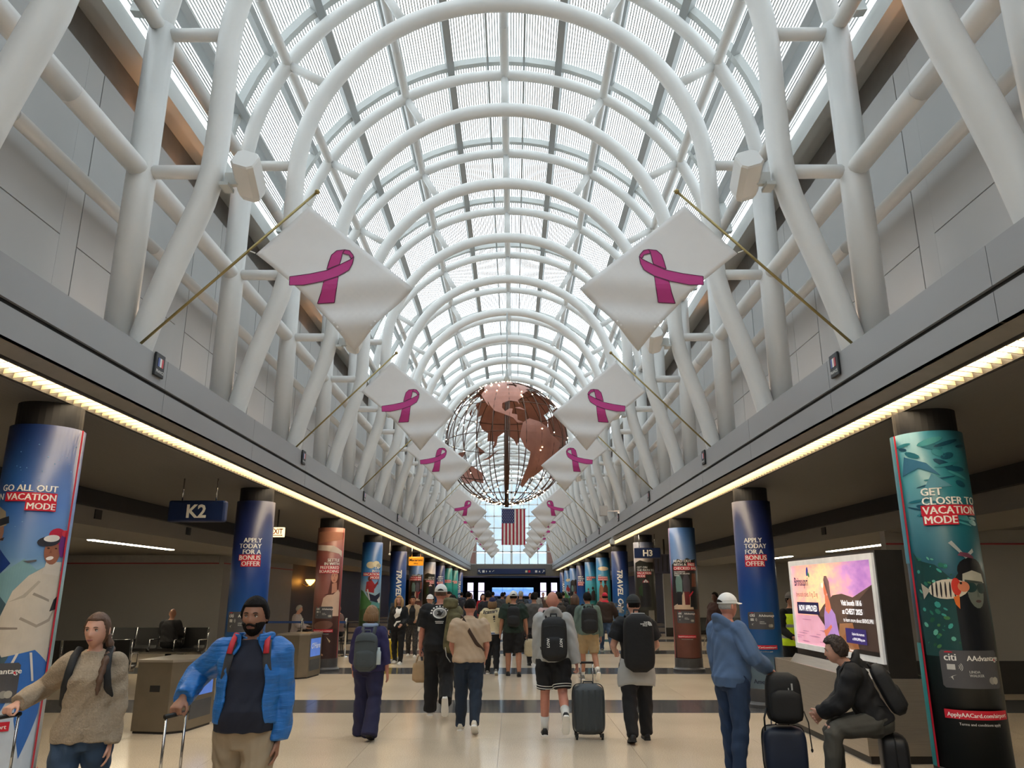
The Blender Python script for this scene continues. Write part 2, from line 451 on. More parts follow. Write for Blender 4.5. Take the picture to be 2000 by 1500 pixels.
# posts keep their thicker section up to the springing
mb = MB().tube(arch_pts(RO), .105, 12, ref=(0, 1, 0)); me_out = mb.mesh('outer_arch')
me_post = MB().tube([(0, 0, 3.95), (0, 0, 7.95)], .15, 14).mesh('post')
strs = []
for sd in (-1, 1):
    strs.append([(sd*XO, 0, 7.85), (sd*XI, 0, 7.85)]); strs.append([(sd*XO, 0, 6.1), (sd*3.08, 0, 6.1)])
    for d in (30, 60):
        a = rad(d); strs.append([(sd*RO*math.sin(a), 0, zs+RO*math.cos(a)), (sd*RI*math.sin(a), 0, zs+RI*math.cos(a))])
strs.append([(0, 0, zs+RO), (0, 0, zs+RI)])
me_str = [MB().tube(s, .075, 10).mesh('strut') for s in strs]
for me in [me_in, me_out, me_post] + me_str:
    fixn(me); me.materials.append(M_WHITE); me.polygons.foreach_set('use_smooth', [len(p.vertices) == 4 for p in me.polygons])
trusses = []
for k in KS:
    y = TR0 + BAY*k
    t = thing('arch_truss', 'white tubular steel double arch truss spanning the hall under the glass vault', 'roof truss', (0, y, 0), 0, 'arch trusses in a row down the hall')
    trusses.append(t); inst('inner_arch', me_in, t); inst('outer_arch', me_out, t)
    for sd in (-1, 1):
        inst('post', me_post, t, (sd*XO, 0, 0))
    for me in me_str: inst('strut', me, t)
# ---- longitudinal tubes
longs = [((0, zs+RO), .085, 'ridge tube running along the crown of the vault')]
for sd, s_ in ((-1, 'K gate'), (1, 'H gate')):
    longs += [((sd*RO*math.sin(rad(30)), zs+RO*math.cos(rad(30))), .08, 'upper purlin tube on the %s side of the vault' % s_),
              ((sd*RO*math.sin(rad(60)), zs+RO*math.cos(rad(60))), .08, 'lower purlin tube on the %s side of the vault' % s_),
              ((sd*XO, 7.9), .085, 'tube joining the truss posts at the springing, %s side' % s_),
              ((sd*XO, 6.1), .11, 'thick tube joining the truss posts at mid height, %s side' % s_),
              ((sd*4.3, 5.86), .075, 'smaller pipe along the wall panels behind the posts, %s side' % s_)]
pur_me = []
for (x, z), r, lab in longs:
    mb = MB().tube([(x, -BAY/2+.001, z), (x, BAY/2-.001, z)], r, 12); me = mb.mesh('purlin_tube'); fixn(me); me.materials.append(M_WHITE)
    me.polygons.foreach_set('use_smooth', [len(p.vertices) == 4 for p in me.polygons]); pur_me.append(me)
for t in trusses:
    for me in pur_me: inst('purlin_tube', me, t)

# ---- strip lights under the fascia edge: warm fluorescent troughs with slanted blades
M_STRIP = mat('warm_tube_light', (255, 232, 196), .5, var=.02, emit=12)
M_BLADE = mat('aluminium_blade', (150, 136, 112), .45, metal=.0)
strip_me = {}
for sd in (-1, 1):
    mb = MB(); L = PITCH/2
    mb.box(min(sd*3.67, sd*3.93), -L/2+.01, .07, max(sd*3.67, sd*3.93), L/2-.01, .1); d = mb.mesh('diffuser'); fixn(d); d.materials.append(M_STRIP)
    mb = MB()
    for i in range(22):
        y = -L/2 + .03 + (L-.1)*(i+.0)/21
        mb.add([(sd*3.665, y-.03, .005), (sd*3.93, y+.05, .005), (sd*3.93, y+.058, .05), (sd*3.665, y-.022, .05),
                (sd*3.665, y-.018, .005), (sd*3.93, y+.062, .005), (sd*3.93, y+.07, .05), (sd*3.665, y-.01, .05)],
               [(0,1,2,3), (7,6,5,4), (0,4,5,1), (3,2,6,7), (0,3,7,4), (1,5,6,2)])
    b = mb.mesh('louvre'); fixn(b); b.materials.append(M_BLADE)
    mb = MB().box(min(sd*3.645, sd*3.668), -L/2, 0, max(sd*3.645, sd*3.668), L/2, .12).box(min(sd*3.93, sd*3.955), -L/2, -.005, max(sd*3.93, sd*3.955), L/2, .12)
    h = mb.mesh('housing'); fixn(h); h.materials.append(mat('lamp_housing', (60, 57, 53), .5))
    y = YN + L/2
    while y < YE:
        t = thing('strip_light', 'warm glowing strip light trough with slanted blades along the %s fascia' % ('K gate' if sd < 0 else 'H gate'), 'strip light', (0, y, 3.43), 0,
                  'strip lights along the %s fascia' % ('K gate' if sd < 0 else 'H gate'))
        inst('diffuser', d, t); o = inst('louvre', b, t); o['kind'] = 'stuff'; inst('housing', h, t)
        y += L
# ---- hidden cove lamps on the ledge that wash the tubes with warm light
cove = MB().box(-.035, -.5, 0, .035, .5, .03).mesh('tube'); cove.materials.append(mat('cove_tube', (255, 224, 198), .5, var=.02, emit=16.0))
coveh = MB().box(-.05, -.52, -.02, .05, .52, 0).mesh('base'); coveh.materials.append(M_FASC)
for sd in (-1, 1):
    for k in range(-2, 21):
        y = TR0 + BAY*k + BAY*.5
        t = thing('cove_light', 'slim warm cove lamp lying on the ledge behind the %s fascia' % ('K gate' if sd < 0 else 'H gate'), 'lamp', (sd*3.66, y-.9, 4.097), 0, 'cove lamps on the %s ledge' % ('K gate' if sd < 0 else 'H gate'))
        inst('tube', cove, t); inst('base', coveh, t)
# warm accent lamps glowing in the recess over the panels
acc = MB().box(-.04, -.09, 0, .04, .09, .05).mesh('bulb'); acc.materials.append(mat('amber_lamp', (255, 176, 110), .5, var=.02, emit=16))
for sd, ks in ((-1, (0, .45, 3)), (1, (-.6, 2.6))):
    for k in ks:
        t = thing('accent_lamp', 'small amber accent lamp in the recess above the %s clerestory panels' % ('K gate side' if sd < 0 else 'H gate side'), 'lamp', (sd*4.62, TR0+BAY*k+1.2, 7.465), 0, 'amber accent lamps, %s' % ('K gate side' if sd < 0 else 'H gate side'))
        inst('bulb', acc, t)
        obj('fitting', MB().box(-.05, -.1, -.005, .05, .1, .004), M_BLACK, t)
# ================================================================== outer walls, far end, near end
def wall(name, x0, y0, x1, y1, m, label, z0=0., z1=3.0):
    return struct(obj(name, MB().box(min(x0,x1), min(y0,y1), z0, max(x0,x1), max(y0,y1), z1), m), label, 'wall')
M_BROWN = mat('dark_brown_shopfront', (46, 36, 30), .5, var=.15)
M_DKWALL = mat('dark_far_wall', (26, 30, 44), .5)
M_SKIRT = mat('dark_skirting', (40, 38, 38), .5)
struct(obj('wall_back', MB().box(-17.2, YN-.3, -.1, 17.2, YN, 12.4), M_SIDEW), 'plain grey wall closing the hall behind the camera', 'wall')
wl_ = wall('wall_gate_left', -17, 24.5, -9.1, 24.7, M_SIDEW, 'grey partition wall behind the K2 seating', 0, 2.86)
obj('red_band', MB().box(-16.9, 24.48, 2.585, -9.1, 24.5, 2.615), M_RED, wl_)
obj('upper_band', MB().box(-16.9, 24.47, 2.63, -9.1, 24.5, 2.84), mat('pale_band', (150, 148, 147), .6), wl_)
wl2 = wall('wall_corridor_left', -9.1, 24.5, -8.95, 32.2, M_SIDEW, 'grey return wall between the K2 seating and the restaurant', 0, 2.86)
obj('red_band', MB().box(-8.95, 24.5, 2.585, -8.93, 32.2, 2.615), M_RED, wl2)
wall('wall_outer_left', -17.2, YN, -17, 84, M_SIDEW, 'outer wall of the K gate area', 0, 3)
wall('wall_restaurant_left', -9.3, 32.2, -9.1, 66, M_BROWN, 'dark brown restaurant wall', 0, 2.86)
wr = wall('wall_gate_right', 7.1, 14.4, 17, 14.6, M_SIDEW, 'grey partition wall behind the undersea column', 0, 2.86)
obj('red_band', MB().box(7.1, 14.38, 2.585, 17, 14.4, 2.615), M_RED, wr)
obj('skirting', MB().box(7.1, 14.36, 0, 17, 14.4, .55), M_SKIRT, wr)
wr2 = wall('wall_far_gate_right', 6.3, 32, 17, 32.2, M_SIDEW, 'pale grey wall beyond the H3 gate seating', 0, 2.86)
obj('upper_infill', MB().box(6.3, 32, 2.86, 7.07, 32.2, 3.42), M_SIDEW, wr2)
obj('skirting', MB().box(6.3, 31.97, 0, 17, 32, .34), M_SKIRT, wr2)
wall('wall_outer_right', 17, YN, 17.2, 84, M_SIDEW, 'outer wall of the H gate area', 0, 3)
wall('wall_shops_right', 8.6, 32.2, 8.8, 66, M_BROWN, 'dark shopfront wall past the H3 gate', 0, 2.86)

M_TINT = M_GLASS.copy(); M_TINT.name = 'tinted_end_glass'
for n_ in M_TINT.node_tree.nodes:
    if n_.type == 'VALTORGB': n_.color_ramp.elements[0].color = (.34, .39, .42, 1); n_.color_ramp.elements[1].color = (.48, .52, .55, 1)
# far end of the vault: glazed gable
we = sempty('window_1', 'tall arched gable window closing the far end of the vaulted hall', 'window')
YG = YE + .1
obj('side_wall', MB().box(-4.8, YG, 3.9, -3.0, YG+.2, 6.2), mat('pink_grey_wall', (176, 138, 130), .6), we)
obj('side_wall', MB().box(3.0, YG, 3.9, 4.8, YG+.2, 6.2), mat('pink_grey_wall', (176, 138, 130), .6), we)
for x in (-3.0, -2.25, -1.5, -.75, 0, .75, 1.5, 2.25, 3.0):
    h = 7.7 + math.sqrt(max(0, 4.2**2 - x*x))
    obj('mullion', MB().box(x-(.09 if x == 0 else .035), YG-.05, 3.9, x+(.09 if x == 0 else .035), YG+.1, h), M_WHITE, we)
for z in (3.95, 5.0, 6.0, 7.0, 8.0, 9.0, 10.0, 11.0):
    w_ = math.sqrt(max(.1, 4.25**2 - max(0, z-7.7)**2))
    obj('transom', MB().box(-w_, YG-.05, z-.05, w_, YG+.1, z+.05), M_WHITE, we)
    x0 = -3.0
    for c_ in range(8):
        xa = x0 + .75*c_
        if z < 11 and math.hypot(max(abs(xa), abs(xa+.75)), max(0, z+1-7.7)) < 4.5:
            obj('glass_pane', MB().box(xa+.03, YG, z+.05, xa+.72, YG+.02, z+.95), M_TINT, we)
obj('window_frame', arc_box(MB(), 4.15, 4.32, YG-.08, YG+.12, rad(-90), rad(90)), M_WHITE, we)
# crossing hall beyond
struct(obj('ceiling_far', MB().box(-17, 66.3, 3.05, 17, 84, 3.2), mat('far_ceiling', (60, 58, 58), .6)), 'dark ceiling of the crossing hall beyond', 'ceiling')
wb = wall('wall_far', -17, 80, 17, 80.2, M_DKWALL, 'dark navy wall at the far end of the concourse', 0, 3.1)
hd = struct(obj('trim_5', MB().box(-4.5, 66.0, 3.0, 4.5, 66.3, 3.95).box(-4.2, 65.9, 3.0, 4.2, 66.0, 3.12), mat('end_header', (112, 108, 102), .5)), 'grey header beam under the end window', 'beam')
# video wall
vw = thing('video_screen', 'wide bright blue video wall of four screens at the far end', 'video screen', (.1, 79.7, 1.25))
for i in range(4):
    ramp_mat('screen_%d' % i, [(0, (70, 90, 150)), (.3, (120, 150, 210)), (.6, (90, 140, 215)), (1, (150, 190, 235))], 2, 0, 1.0, 2, .5, emit=1.1)
    s = obj('screen', MB().box(-2.1+1.05*i+.01, -.06, .03, -2.1+1.05*(i+1)-.01, -.04, .87), MATS['screen_%d' % i], vw)
obj('frame', MB().box(-2.15, -.04, 0, 2.15, 0, .9), M_BLACK, vw)
obj('stand', MB().box(-2.2, -.04, -1.25, 2.2, .25, 0), M_BLACK, vw)
M_SCR = mat('pale_screen', (216, 206, 240), .4, var=.08, vscale=14, emit=1.3)
for i, (x, lab) in enumerate(((-4.0, 'left of the video wall, beside the outer column'), (-2.95, 'left of the video wall, close to it'), (3.05, 'right of the video wall, close to it'), (4.1, 'right of the video wall, beside the outer column'))):
    t = thing('flight_board', 'glowing lavender flight information board '+lab, 'display board', (x, 76, .9))
    obj('frame', MB().box(-.36, -.03, -.9, .36, .05, 1.72), M_BLACK, t)
    for j in range(2):
        obj('screen', MB().box(-.28, -.05, .02+.85*j, .28, -.03, .80+.85*j), M_SCR, t)
# overhead wayfinding sign at the end of the hall
sg = thing('overhead_sign', 'wide navy overhead wayfinding sign with white arrows and pictograms under the end window', 'sign', (0, 65.81, 3.14))
obj('board', MB().bbox(-2.85, -.08, 0, 2.85, .08, .45, .02), M_NAVY, sg)
def pict(x, parts, m=M_LETTER, nm='pictogram'):
    mb = MB()
    for p in parts: mb.prism([(x+a, .225+b) for a, b in p], -.095, -.085, 'y')
    obj(nm, mb, m, sg)
sq = lambda s: [(-s,-s),(s,-s),(s,s),(-s,s)]
arrow = lambda d: [[(d*.10,-.10),(d*.07,-.12),(-d*.07,.05),(-d*.04,.07)], [(-d*.10,.11),(-d*.10,-.03),(-d*.07,-.03),(-d*.07,.08),(d*.04,.08),(d*.04,.11)]]
pict(-2.68, arrow(1), nm='arrow'); pict(2.68, arrow(-1), nm='arrow')
pict(-2.36, [sq(.1)]); pict(-2.06, [[(-.08,-.08),(-.05,-.08),(.0,.0),(-.05,.08),(-.08,.08)]]); pict(-1.82, [sq(.05)]); pict(-1.54, [[(-.08,-.04),(.08,.06),(.08,.1),(-.08,0)]])
pict(1.25, [sq(.09)], mat('cream_picto', (200, 190, 150), .5)); pict(1.50, [sq(.09)], M_LREDB); pict(2.08, [sq(.09)]); pict(2.36, [[(-.08,-.07),(.08,-.07),(0,.08)]])
# ================================================================== advert-wrapped columns
CX, CR = 4.18, .31
M_CBASE = mat('column_base_grey', (74, 72, 72), .4); M_CCOL = mat('column_collar', (14, 15, 20), .6)
DEC = {}
def dmat(c, rough=.4): return mat('print_%d_%d_%d' % c, c, rough, var=.06, vscale=9)
def ell(cx, cy, rx, ry, rot=0., n=18, a0=0., a1=2*PI):
    o = []
    for i in range(n):
        a = a0 + (a1-a0)*i/(n if a1-a0 > 6.2 else n-1)
        x, y = rx*math.cos(a), ry*math.sin(a)
        o.append((cx + x*math.cos(rot) - y*math.sin(rot), cy + x*math.sin(rot) + y*math.cos(rot)))
    return o
class Wrap:
    """a column wrap: flat drawing in metres (s across, z up) bent round the column"""
    def __init__(w, parent, az): w.p = parent; w.az = az; w.k = 0; w.acc = {}; w.last = ''
    def put(w, vf, m, nm, same=False):
        key = (nm, m.name)
        e = w.acc.setdefault(key, (MB(), m, nm))
        if not same and not (nm in ('water_print', 'coral_print', 'snowflake_print') and key in w.acc and e[0].v and w.last == nm): w.k += 1
        w.last = nm
        R = CR + .0012 + .0002*w.k
        e[0].add(*mapped(vf, lambda s, z: (R*math.sin(w.az+s/R), -R*math.cos(w.az+s/R), z)))
    def poly(w, pts, c, nm='printed_picture'): w.put(flat_poly(pts, .02), dmat(c) if isinstance(c, tuple) else c, nm)
    def rect(w, s0, z0, s1, z1, c, nm='printed_panel'): w.poly([(s0,z0),(s1,z0),(s1,z1),(s0,z1)], c, nm)
    def text(w, t, s, z, size, c=None, align='LEFT', bold=.0012, shear=0., nm='lettering', ang=0., space=1.):
        vf = flat_text(t, size, 0., shear, align, 0, space)
        for q in (0, .05*size): w.put(recut(shift(vf, s+q, z, ang=ang), .02), c or M_LETTER, nm, q > 0)
        return s+min(v[0] for v in vf[0]), s+max(v[0] for v in vf[0])
    def lines(w, ls, s, z, size, sp, align):
        """ls: (string, on_red)"""
        for t, red in ls:
            if not t: z -= sp; continue
            vf = flat_text(t, size, 0., 0., align, 0)
            xs_ = [v[0] for v in vf[0]]
            if red: w.rect(s+min(xs_)-.012, z-.013, s+max(xs_)+.012, z+size*.74+.008, M_LREDB, 'red_highlight')
            
            for q in (0, .03*size, .06*size): w.put(recut(shift(vf, s+q, z), .02), M_LETTER, 'lettering', q > 0)
            z -= sp
    def card(w, s, z, sc=1., detail=True):
        W_, H_ = .25*sc, .155*sc
        w.poly([(s-W_, z-H_+.02), (s-W_+.02, z-H_), (s+W_-.02, z-H_), (s+W_, z-H_+.02), (s+W_, z+H_-.02), (s+W_-.02, z+H_), (s-W_+.02, z+H_), (s-W_, z+H_-.02)], (78, 78, 82), 'credit_card_print')
        if not detail: return
        lt = dmat((196, 194, 190))
        w.text('citi', s-W_+.03, z+.07*sc, .085*sc, nm='card_lettering')
        w.poly(ell(s-W_+.075, z+.135*sc, .035*sc, .012*sc, n=10, a0=0, a1=PI), M_LREDB, 'card_mark')
        w.text('AAdvantage', s-.04*sc, z+.07*sc, .062*sc, nm='card_lettering')
        w.poly([(s+.20*sc, z+.075*sc), (s+.225*sc, z+.06*sc), (s+.215*sc, z+.09*sc)], M_LREDB, 'card_mark')
        w.rect(s-W_+.05*sc, z-.005, s-W_+.115*sc, z+.04*sc, lt, 'card_chip')
        for r in (.02, .032, .044):
            w.poly(ell(s-W_+.13*sc, z+.018*sc, r*sc, r*sc, n=8, a0=-.8, a1=.8) + ell(s-W_+.13*sc, z+.018*sc, (r-.005)*sc, (r-.005)*sc, n=8, a0=-.8, a1=.8)[::-1], lt, 'card_mark')
        w.text('LINDA', s-.035*sc, z-.03*sc, .03*sc, lt, nm='card_lettering'); w.text('WALKER', s-.035*sc, z-.06*sc, .03*sc, lt, nm='card_lettering')
        w.poly([(s-W_+.05*sc, z-.075*sc), (s-W_+.12*sc, z-.045*sc), (s-W_+.085*sc, z-.055*sc), (s-W_+.09*sc, z-.09*sc), (s-W_+.07*sc, z-.065*sc)], lt, 'card_mark')
        w.poly(ell(s+.155*sc, z-.09*sc, .03*sc, .03*sc), (150, 148, 142), 'card_mark'); w.poly(ell(s+.19*sc, z-.09*sc, .03*sc, .03*sc), (172, 168, 158), 'card_mark')
    def url(w, s, z, sc=1.):
        w.rect(s-.275*sc, z-.012, s+.275*sc, z+.06*sc, M_LREDB, 'red_highlight')
        w.text('ApplyAACard.com/airport', s, z+.006, .047*sc, align='CENTER', nm='lettering')
        w.text('Terms and conditions apply', s, z-.06*sc, .03*sc, dmat((180, 178, 176)), align='CENTER', nm='small_print')
    def redline(w, s, z0=.28, z1=3.2, wd=.028): w.rect(s-wd/2, z0, s+wd/2, z1, M_LREDB, 'red_line')
    def done(w):
        for mb, m, nm in w.acc.values():
            me = mb.mesh(nm); me.materials.append(m); inst(nm, me, w.p)

me_shaft = {}
me_base = MB().lathe([(CR+.05, 0), (CR+.05, .05), (CR+.02, .07), (CR+.006, .09), (CR+.006, .28), (CR, .285)], 40).mesh('base'); fixn(me_base); me_base.materials.append(M_CBASE)
me_coll = MB().lathe([(CR-.035, 0), (CR-.035, .22)], 32).mesh('collar'); fixn(me_coll); me_coll.materials.append(M_CCOL)
shaft0 = MB().lathe([(CR, .28), (CR, 3.2)], 56)
def column(sd, k, mats, label, az=None):
    t = thing('advert_column', label, 'column', (sd*CX, Y0+PITCH*k - (0 if k else (.45 if sd < 0 else .15)), 0), 0, 'advert columns along the hall')
    me = shaft0.mesh('printed_wrap'); fixn(me); me.materials.append(mats)
    me.polygons.foreach_set('use_smooth', [len(p.vertices) == 4 for p in me.polygons])
    inst('printed_wrap', me, t); inst('base', me_base, t); inst('collar', me_coll, t, (0, 0, 3.2))
    return Wrap(t, rad((20 if sd < 0 else -18) if az is None else az))

# ---- pictures
def pic_ski(w):
    for i in range(26):
        random.seed(i); a, b, r = random.uniform(-.3, .28), random.uniform(2.2, 3.08), random.uniform(.003, .008)
        w.poly(ell(a, b, r, r*.8, n=6), (120, 160, 205), 'snowflake_print')
    w.poly([(-.42,1.75),(-.3,2.0),(-.2,1.9),(-.05,2.02),(.05,1.93),(.2,1.98),(.33,1.9),(.33,1.3),(-.42,1.3)], (120,160,170))
    w.poly([(-.42,1.5),(-.2,1.72),(0,1.5),(.1,1.55),(.1,1.15),(-.42,1.15)], (66,92,104))
    w.poly([(-.42,.28),(.33,.28),(.33,1.15),(-.42,1.15)], (196,206,218))
    w.poly([(-.42,.6),(-.2,.75),(-.05,1.15),(-.42,1.2)], (70,110,168))
    # man at the edge
    w.poly([(-.45,1.25),(-.28,1.3),(-.26,1.85),(-.15,1.98),(-.3,2.14),(-.45,2.12)], (28,58,128))
    w.poly(ell(-.34,2.24,.085,.12), (142,104,88)); w.poly([(-.45,2.26),(-.24,2.3),(-.27,2.42),(-.36,2.47),(-.45,2.42)], (150,140,122)); w.poly([(-.42,2.26),(-.22,2.32),(-.23,2.38),(-.42,2.33)], (34,40,52))
    w.poly([(-.30,2.18),(-.24,2.20),(-.25,2.17)], (60,40,36))
    # woman in the cream jacket
    w.poly([(-.03,1.28),(.30,1.28),(.27,.75),(.14,.42),(.06,.72),(.04,1.0),(-.08,.72),(-.16,.6),(-.2,.85)], (52,108,184))
    w.poly([(-.17,1.34),(-.1,1.22),(.14,1.27),(.28,1.16),(.30,1.92),(.12,1.96),(0,1.88),(-.1,1.75),(-.16,1.55)], (200,190,176))
    w.poly([(-.02,1.52),(.12,1.45),(.24,1.5),(.28,1.6),(.27,1.61),(.22,1.52),(.12,1.475),(-.01,1.54)], (160,148,134)); w.poly([(-.12,1.66),(.0,1.7),(.1,1.83),(.08,1.84),(-.02,1.72)], (176,166,152)); w.poly([(-.15,1.44),(-.02,1.44),(-.02,1.455),(-.15,1.46)], (140,128,116))
    w.poly([(.05,1.72),(.2,1.66),(.2,1.68),(.06,1.74)], (150,140,128))
    w.poly([(.22,1.58),(.31,1.6),(.31,1.72),(.25,1.68)], (34,36,42))
    w.poly([(.10,1.9),(.27,1.88),(.28,2.0),(.12,2.0)], (205,196,184))
    w.poly(ell(.165,2.09,.078,.115), (150,96,74)); w.poly(ell(.145,2.03,.034,.016,.2), (238,228,220)); 
    for e in (.12, .19): w.poly(ell(e,2.115,.012,.006), (40,26,24))
    w.poly([(.13,2.07),(.155,2.075),(.145,2.11)], (128,78,60))
    w.poly(ell(.20,2.22,.095,.07,-.2), (186,36,66)); w.poly(ell(.26,2.14,.045,.1,.1), (110,44,120)); w.poly(ell(.27,2.25,.04,.03), (206,50,70))
    w.poly(ell(.12,2.175,.1,.045,.15), (46,48,58)); w.poly(ell(.14,2.2,.072,.03,.12), (222,218,214))
    w.poly([(-.06,2.0),(-.02,1.985),(.04,2.0),(.04,2.015)], (90,90,94))
    w.poly([(0,1.25),(.02,1.25),(-.06,1.02),(-.08,1.03)], (220,214,206)); w.poly([(.10,1.25),(.12,1.25),(.17,1.02),(.15,1.02)], (220,214,206))
def pic_sea(w):
    random.seed(5)
    for i in range(34):
        a, b = random.uniform(-.28, .34), random.uniform(2.25, 3.1)
        l, h = random.uniform(.04, .13), random.uniform(.006, .03)
        c = random.choice([(30,104,122),(44,124,138),(20,76,100),(60,140,150),(16,66,90)])
        w.poly(ell(a, b, l, h, random.uniform(-.5, .3), n=10), c, 'water_print')
    w.poly([(-.25,2.98),(-.05,2.9),(.05,2.78),(-.12,2.86),(-.3,2.8)], (52,108,140)); w.poly([(-.02,2.8),(.14,2.68),(-.1,2.66)], (84,140,160))
    w.poly([(-.3,1.2),(.36,1.2),(.36,1.6),(.12,1.75),(-.1,1.98),(-.24,2.02),(-.3,2.1)], (22,66,66))
    for i in range(60):
        a = random.uniform(-.28, .12); b = random.uniform(1.28, 2.05 - .6*max(0, a+.1)); r = random.uniform(.008, .03)
        c = random.choice([(60,150,140),(38,110,92),(96,170,150),(30,84,60),(70,120,70)])
        w.poly(ell(a, b, r, r*random.uniform(.4, 1), random.uniform(-1, 1), n=7), c, 'coral_print')
    w.poly([(.02,1.2),(.36,1.2),(.36,1.9),(.30,1.98),(.15,2.0),(.04,1.86),(.02,1.6)], (12,18,26))
    w.poly(ell(.20,1.93,.13,.11), (16,18,24))
    w.poly(ell(.215,1.75,.085,.145), (104,112,106)); w.poly([(.10,1.83),(.33,1.82),(.31,1.9),(.20,1.93),(.11,1.9)], (176,176,164))
    w.poly(ell(.165,1.785,.062,.045), (26,58,60)); w.poly(ell(.275,1.775,.055,.045), (24,52,54)); w.poly([(.12,1.83),(.31,1.81),(.31,1.83),(.12,1.85)], (60,70,66))
    w.poly(ell(.225,1.665,.03,.012), (80,60,58)); w.poly([(.215,1.7),(.245,1.7),(.23,1.78)], (88,96,90))
    w.poly([(.03,2.17),(.06,2.19),(.16,2.06),(.24,2.12),(.25,2.09),(.16,2.03)], (160,168,170)); w.poly([(.09,2.06),(.12,2.09),(.19,2.08),(.24,2.05),(.24,2.03),(.14,2.05)], (110,60,80))
    w.poly(ell(-.02,1.77,.165,.085,.1), (206,196,178)); 
    for i in range(6): w.poly(ell(-.15+.036*i, 1.765, .008, .07, -.05, n=10), (26,22,28))
    w.poly(ell(.045,1.79,.04,.075), (200,48,34)); w.poly([(.01,1.7),(.06,1.72),(.05,1.6),(.02,1.64)], (214,110,40)); w.poly(ell(.105,1.79,.05,.045), (206,128,96)); w.poly(ell(.085,1.82,.011,.011), (20,20,20))
    w.poly([(-.17,1.76),(-.25,1.82),(-.24,1.68)], (170,164,150))
def pic_portrait(w):
    w.poly([(-.38,2.82),(.38,2.95),(.38,3.1),(-.38,3.1)], (174,120,98)); w.poly([(-.38,2.68),(-.1,2.66),(.2,2.6),(.3,2.52),(.3,2.66),(.05,2.78),(-.38,2.8)], (206,192,182))
    w.poly([(-.2,1.2),(.3,1.2),(.3,1.72),(.2,1.82),(.08,1.76),(-.12,1.6)], (208,178,156))
    w.poly([(-.12,1.66),(-.02,1.7),(.06,2.2),(.02,2.3),(.12,2.36),(.25,2.3),(.27,2.0),(.24,1.8),(.1,1.68)], (92,48,40))
    w.poly([(.06,1.7),(.2,1.75),(.18,1.95),(.06,1.92)], (196,140,118)); w.poly(ell(.115,2.07,.085,.135,-.1), (206,148,124))
    w.poly([(.03,2.16),(.08,2.24),(.2,2.24),(.22,2.15),(.25,2.3),(.1,2.36),(.02,2.28)], (104,54,42))
    for e in (.075,.145): w.poly(ell(e,2.095,.014,.007), (50,30,28)); w.poly(ell(e,2.125,.02,.005,.05), (70,40,34))
    w.poly(ell(.105,2.0,.026,.009), (150,60,60)); w.poly([(.1,2.03),(.125,2.035),(.112,2.09)], (178,118,98))
    w.poly([(-.36,.28),(.32,.28),(.32,.9),(-.36,.98)], (58,36,34)); w.poly(ell(-.1,1.0,.24,.1,.1), (112,76,64)); w.poly([(-.25,.4),(-.05,.34),(-.05,.38),(-.22,.44)], (190,150,120)); w.poly([(0,.75),(.08,.62),(.1,.66)], (200,180,140))
def pic_zip(w):
    w.poly(ell(-.05,2.52,.14,.1), (206,198,170)); w.poly(ell(.12,2.55,.12,.09), (226,218,190)); w.poly(ell(.22,2.5,.1,.07), (190,184,160))
    w.poly([(-.38,.9),(.34,.9),(.34,1.5),(.1,1.3),(-.05,1.5),(-.25,1.75),(-.38,1.8)], (60,110,60)); w.poly([(-.05,1.2),(.34,1.2),(.34,1.55),(.15,1.62),(.02,1.4)], (90,150,150)); w.poly([(-.38,.9),(.34,.9),(.34,1.25),(0,1.3),(-.38,1.2)], (56,84,54))
    w.poly([(-.18,1.75),(.08,1.7),(.1,1.95),(0,2.08),(-.16,2.02)], (150,36,44)); w.poly(ell(-.06,2.12,.06,.075), (90,44,40)); w.poly([(.05,1.9),(.2,2.05),(.22,2.0),(.1,1.82)], (130,34,40)); w.poly([(.19,1.95),(.22,1.95),(.25,2.5),(.23,2.5)], (40,44,60))
    w.poly([(-.15,1.72),(.12,1.62),(.32,1.72),(.32,1.5),(.2,1.42),(-.02,1.48)], (30,36,58)); w.poly([(.2,1.5),(.34,1.62),(.34,1.42),(.28,1.4)], (222,220,220)); w.poly([(-.14,1.8),(-.05,1.5),(-.02,1.5),(-.1,1.82)], (196,196,200))
def pic_walkers(w):
    w.poly([(-.2,2.42),(-.12,2.48),(0,2.44),(.1,2.5),(.22,2.45),(.34,2.48),(.34,1.35),(-.3,1.35),(-.3,2.35)], (40,38,40))
    w.poly([(-.3,1.35),(.2,1.35),(.15,1.62),(.05,1.75),(-.02,1.75),(-.12,1.5),(-.3,1.42)], (196,170,146))
    for x, c1, c2 in ((-.12,(104,132,128),(34,34,40)), (.06,(76,72,80),(112,40,42))):
        w.poly([(x-.075,1.72),(x+.075,1.72),(x+.08,2.0),(x+.04,2.12),(x-.05,2.12),(x-.085,1.98)], c1); w.poly(ell(x,2.18,.035,.05), (60,40,34))
        w.poly([(x-.055,1.45),(x-.02,1.45),(x,1.7),(x+.02,1.45),(x+.055,1.45),(x+.065,1.74),(x-.065,1.74)], c2)
    w.poly([(.12,1.4),(.3,1.4),(.3,1.8),(.14,1.8)], (24,24,28)); w.poly([(.1,1.66),(.2,1.76),(.22,1.74),(.12,1.62)], (190,40,60)); w.poly([(.18,1.85),(.32,1.85),(.32,2.15),(.2,2.15)], (120,70,54))
    w.poly([(-.28,.3),(.33,.3),(.33,1.24),(-.28,1.3)], (104,62,52))
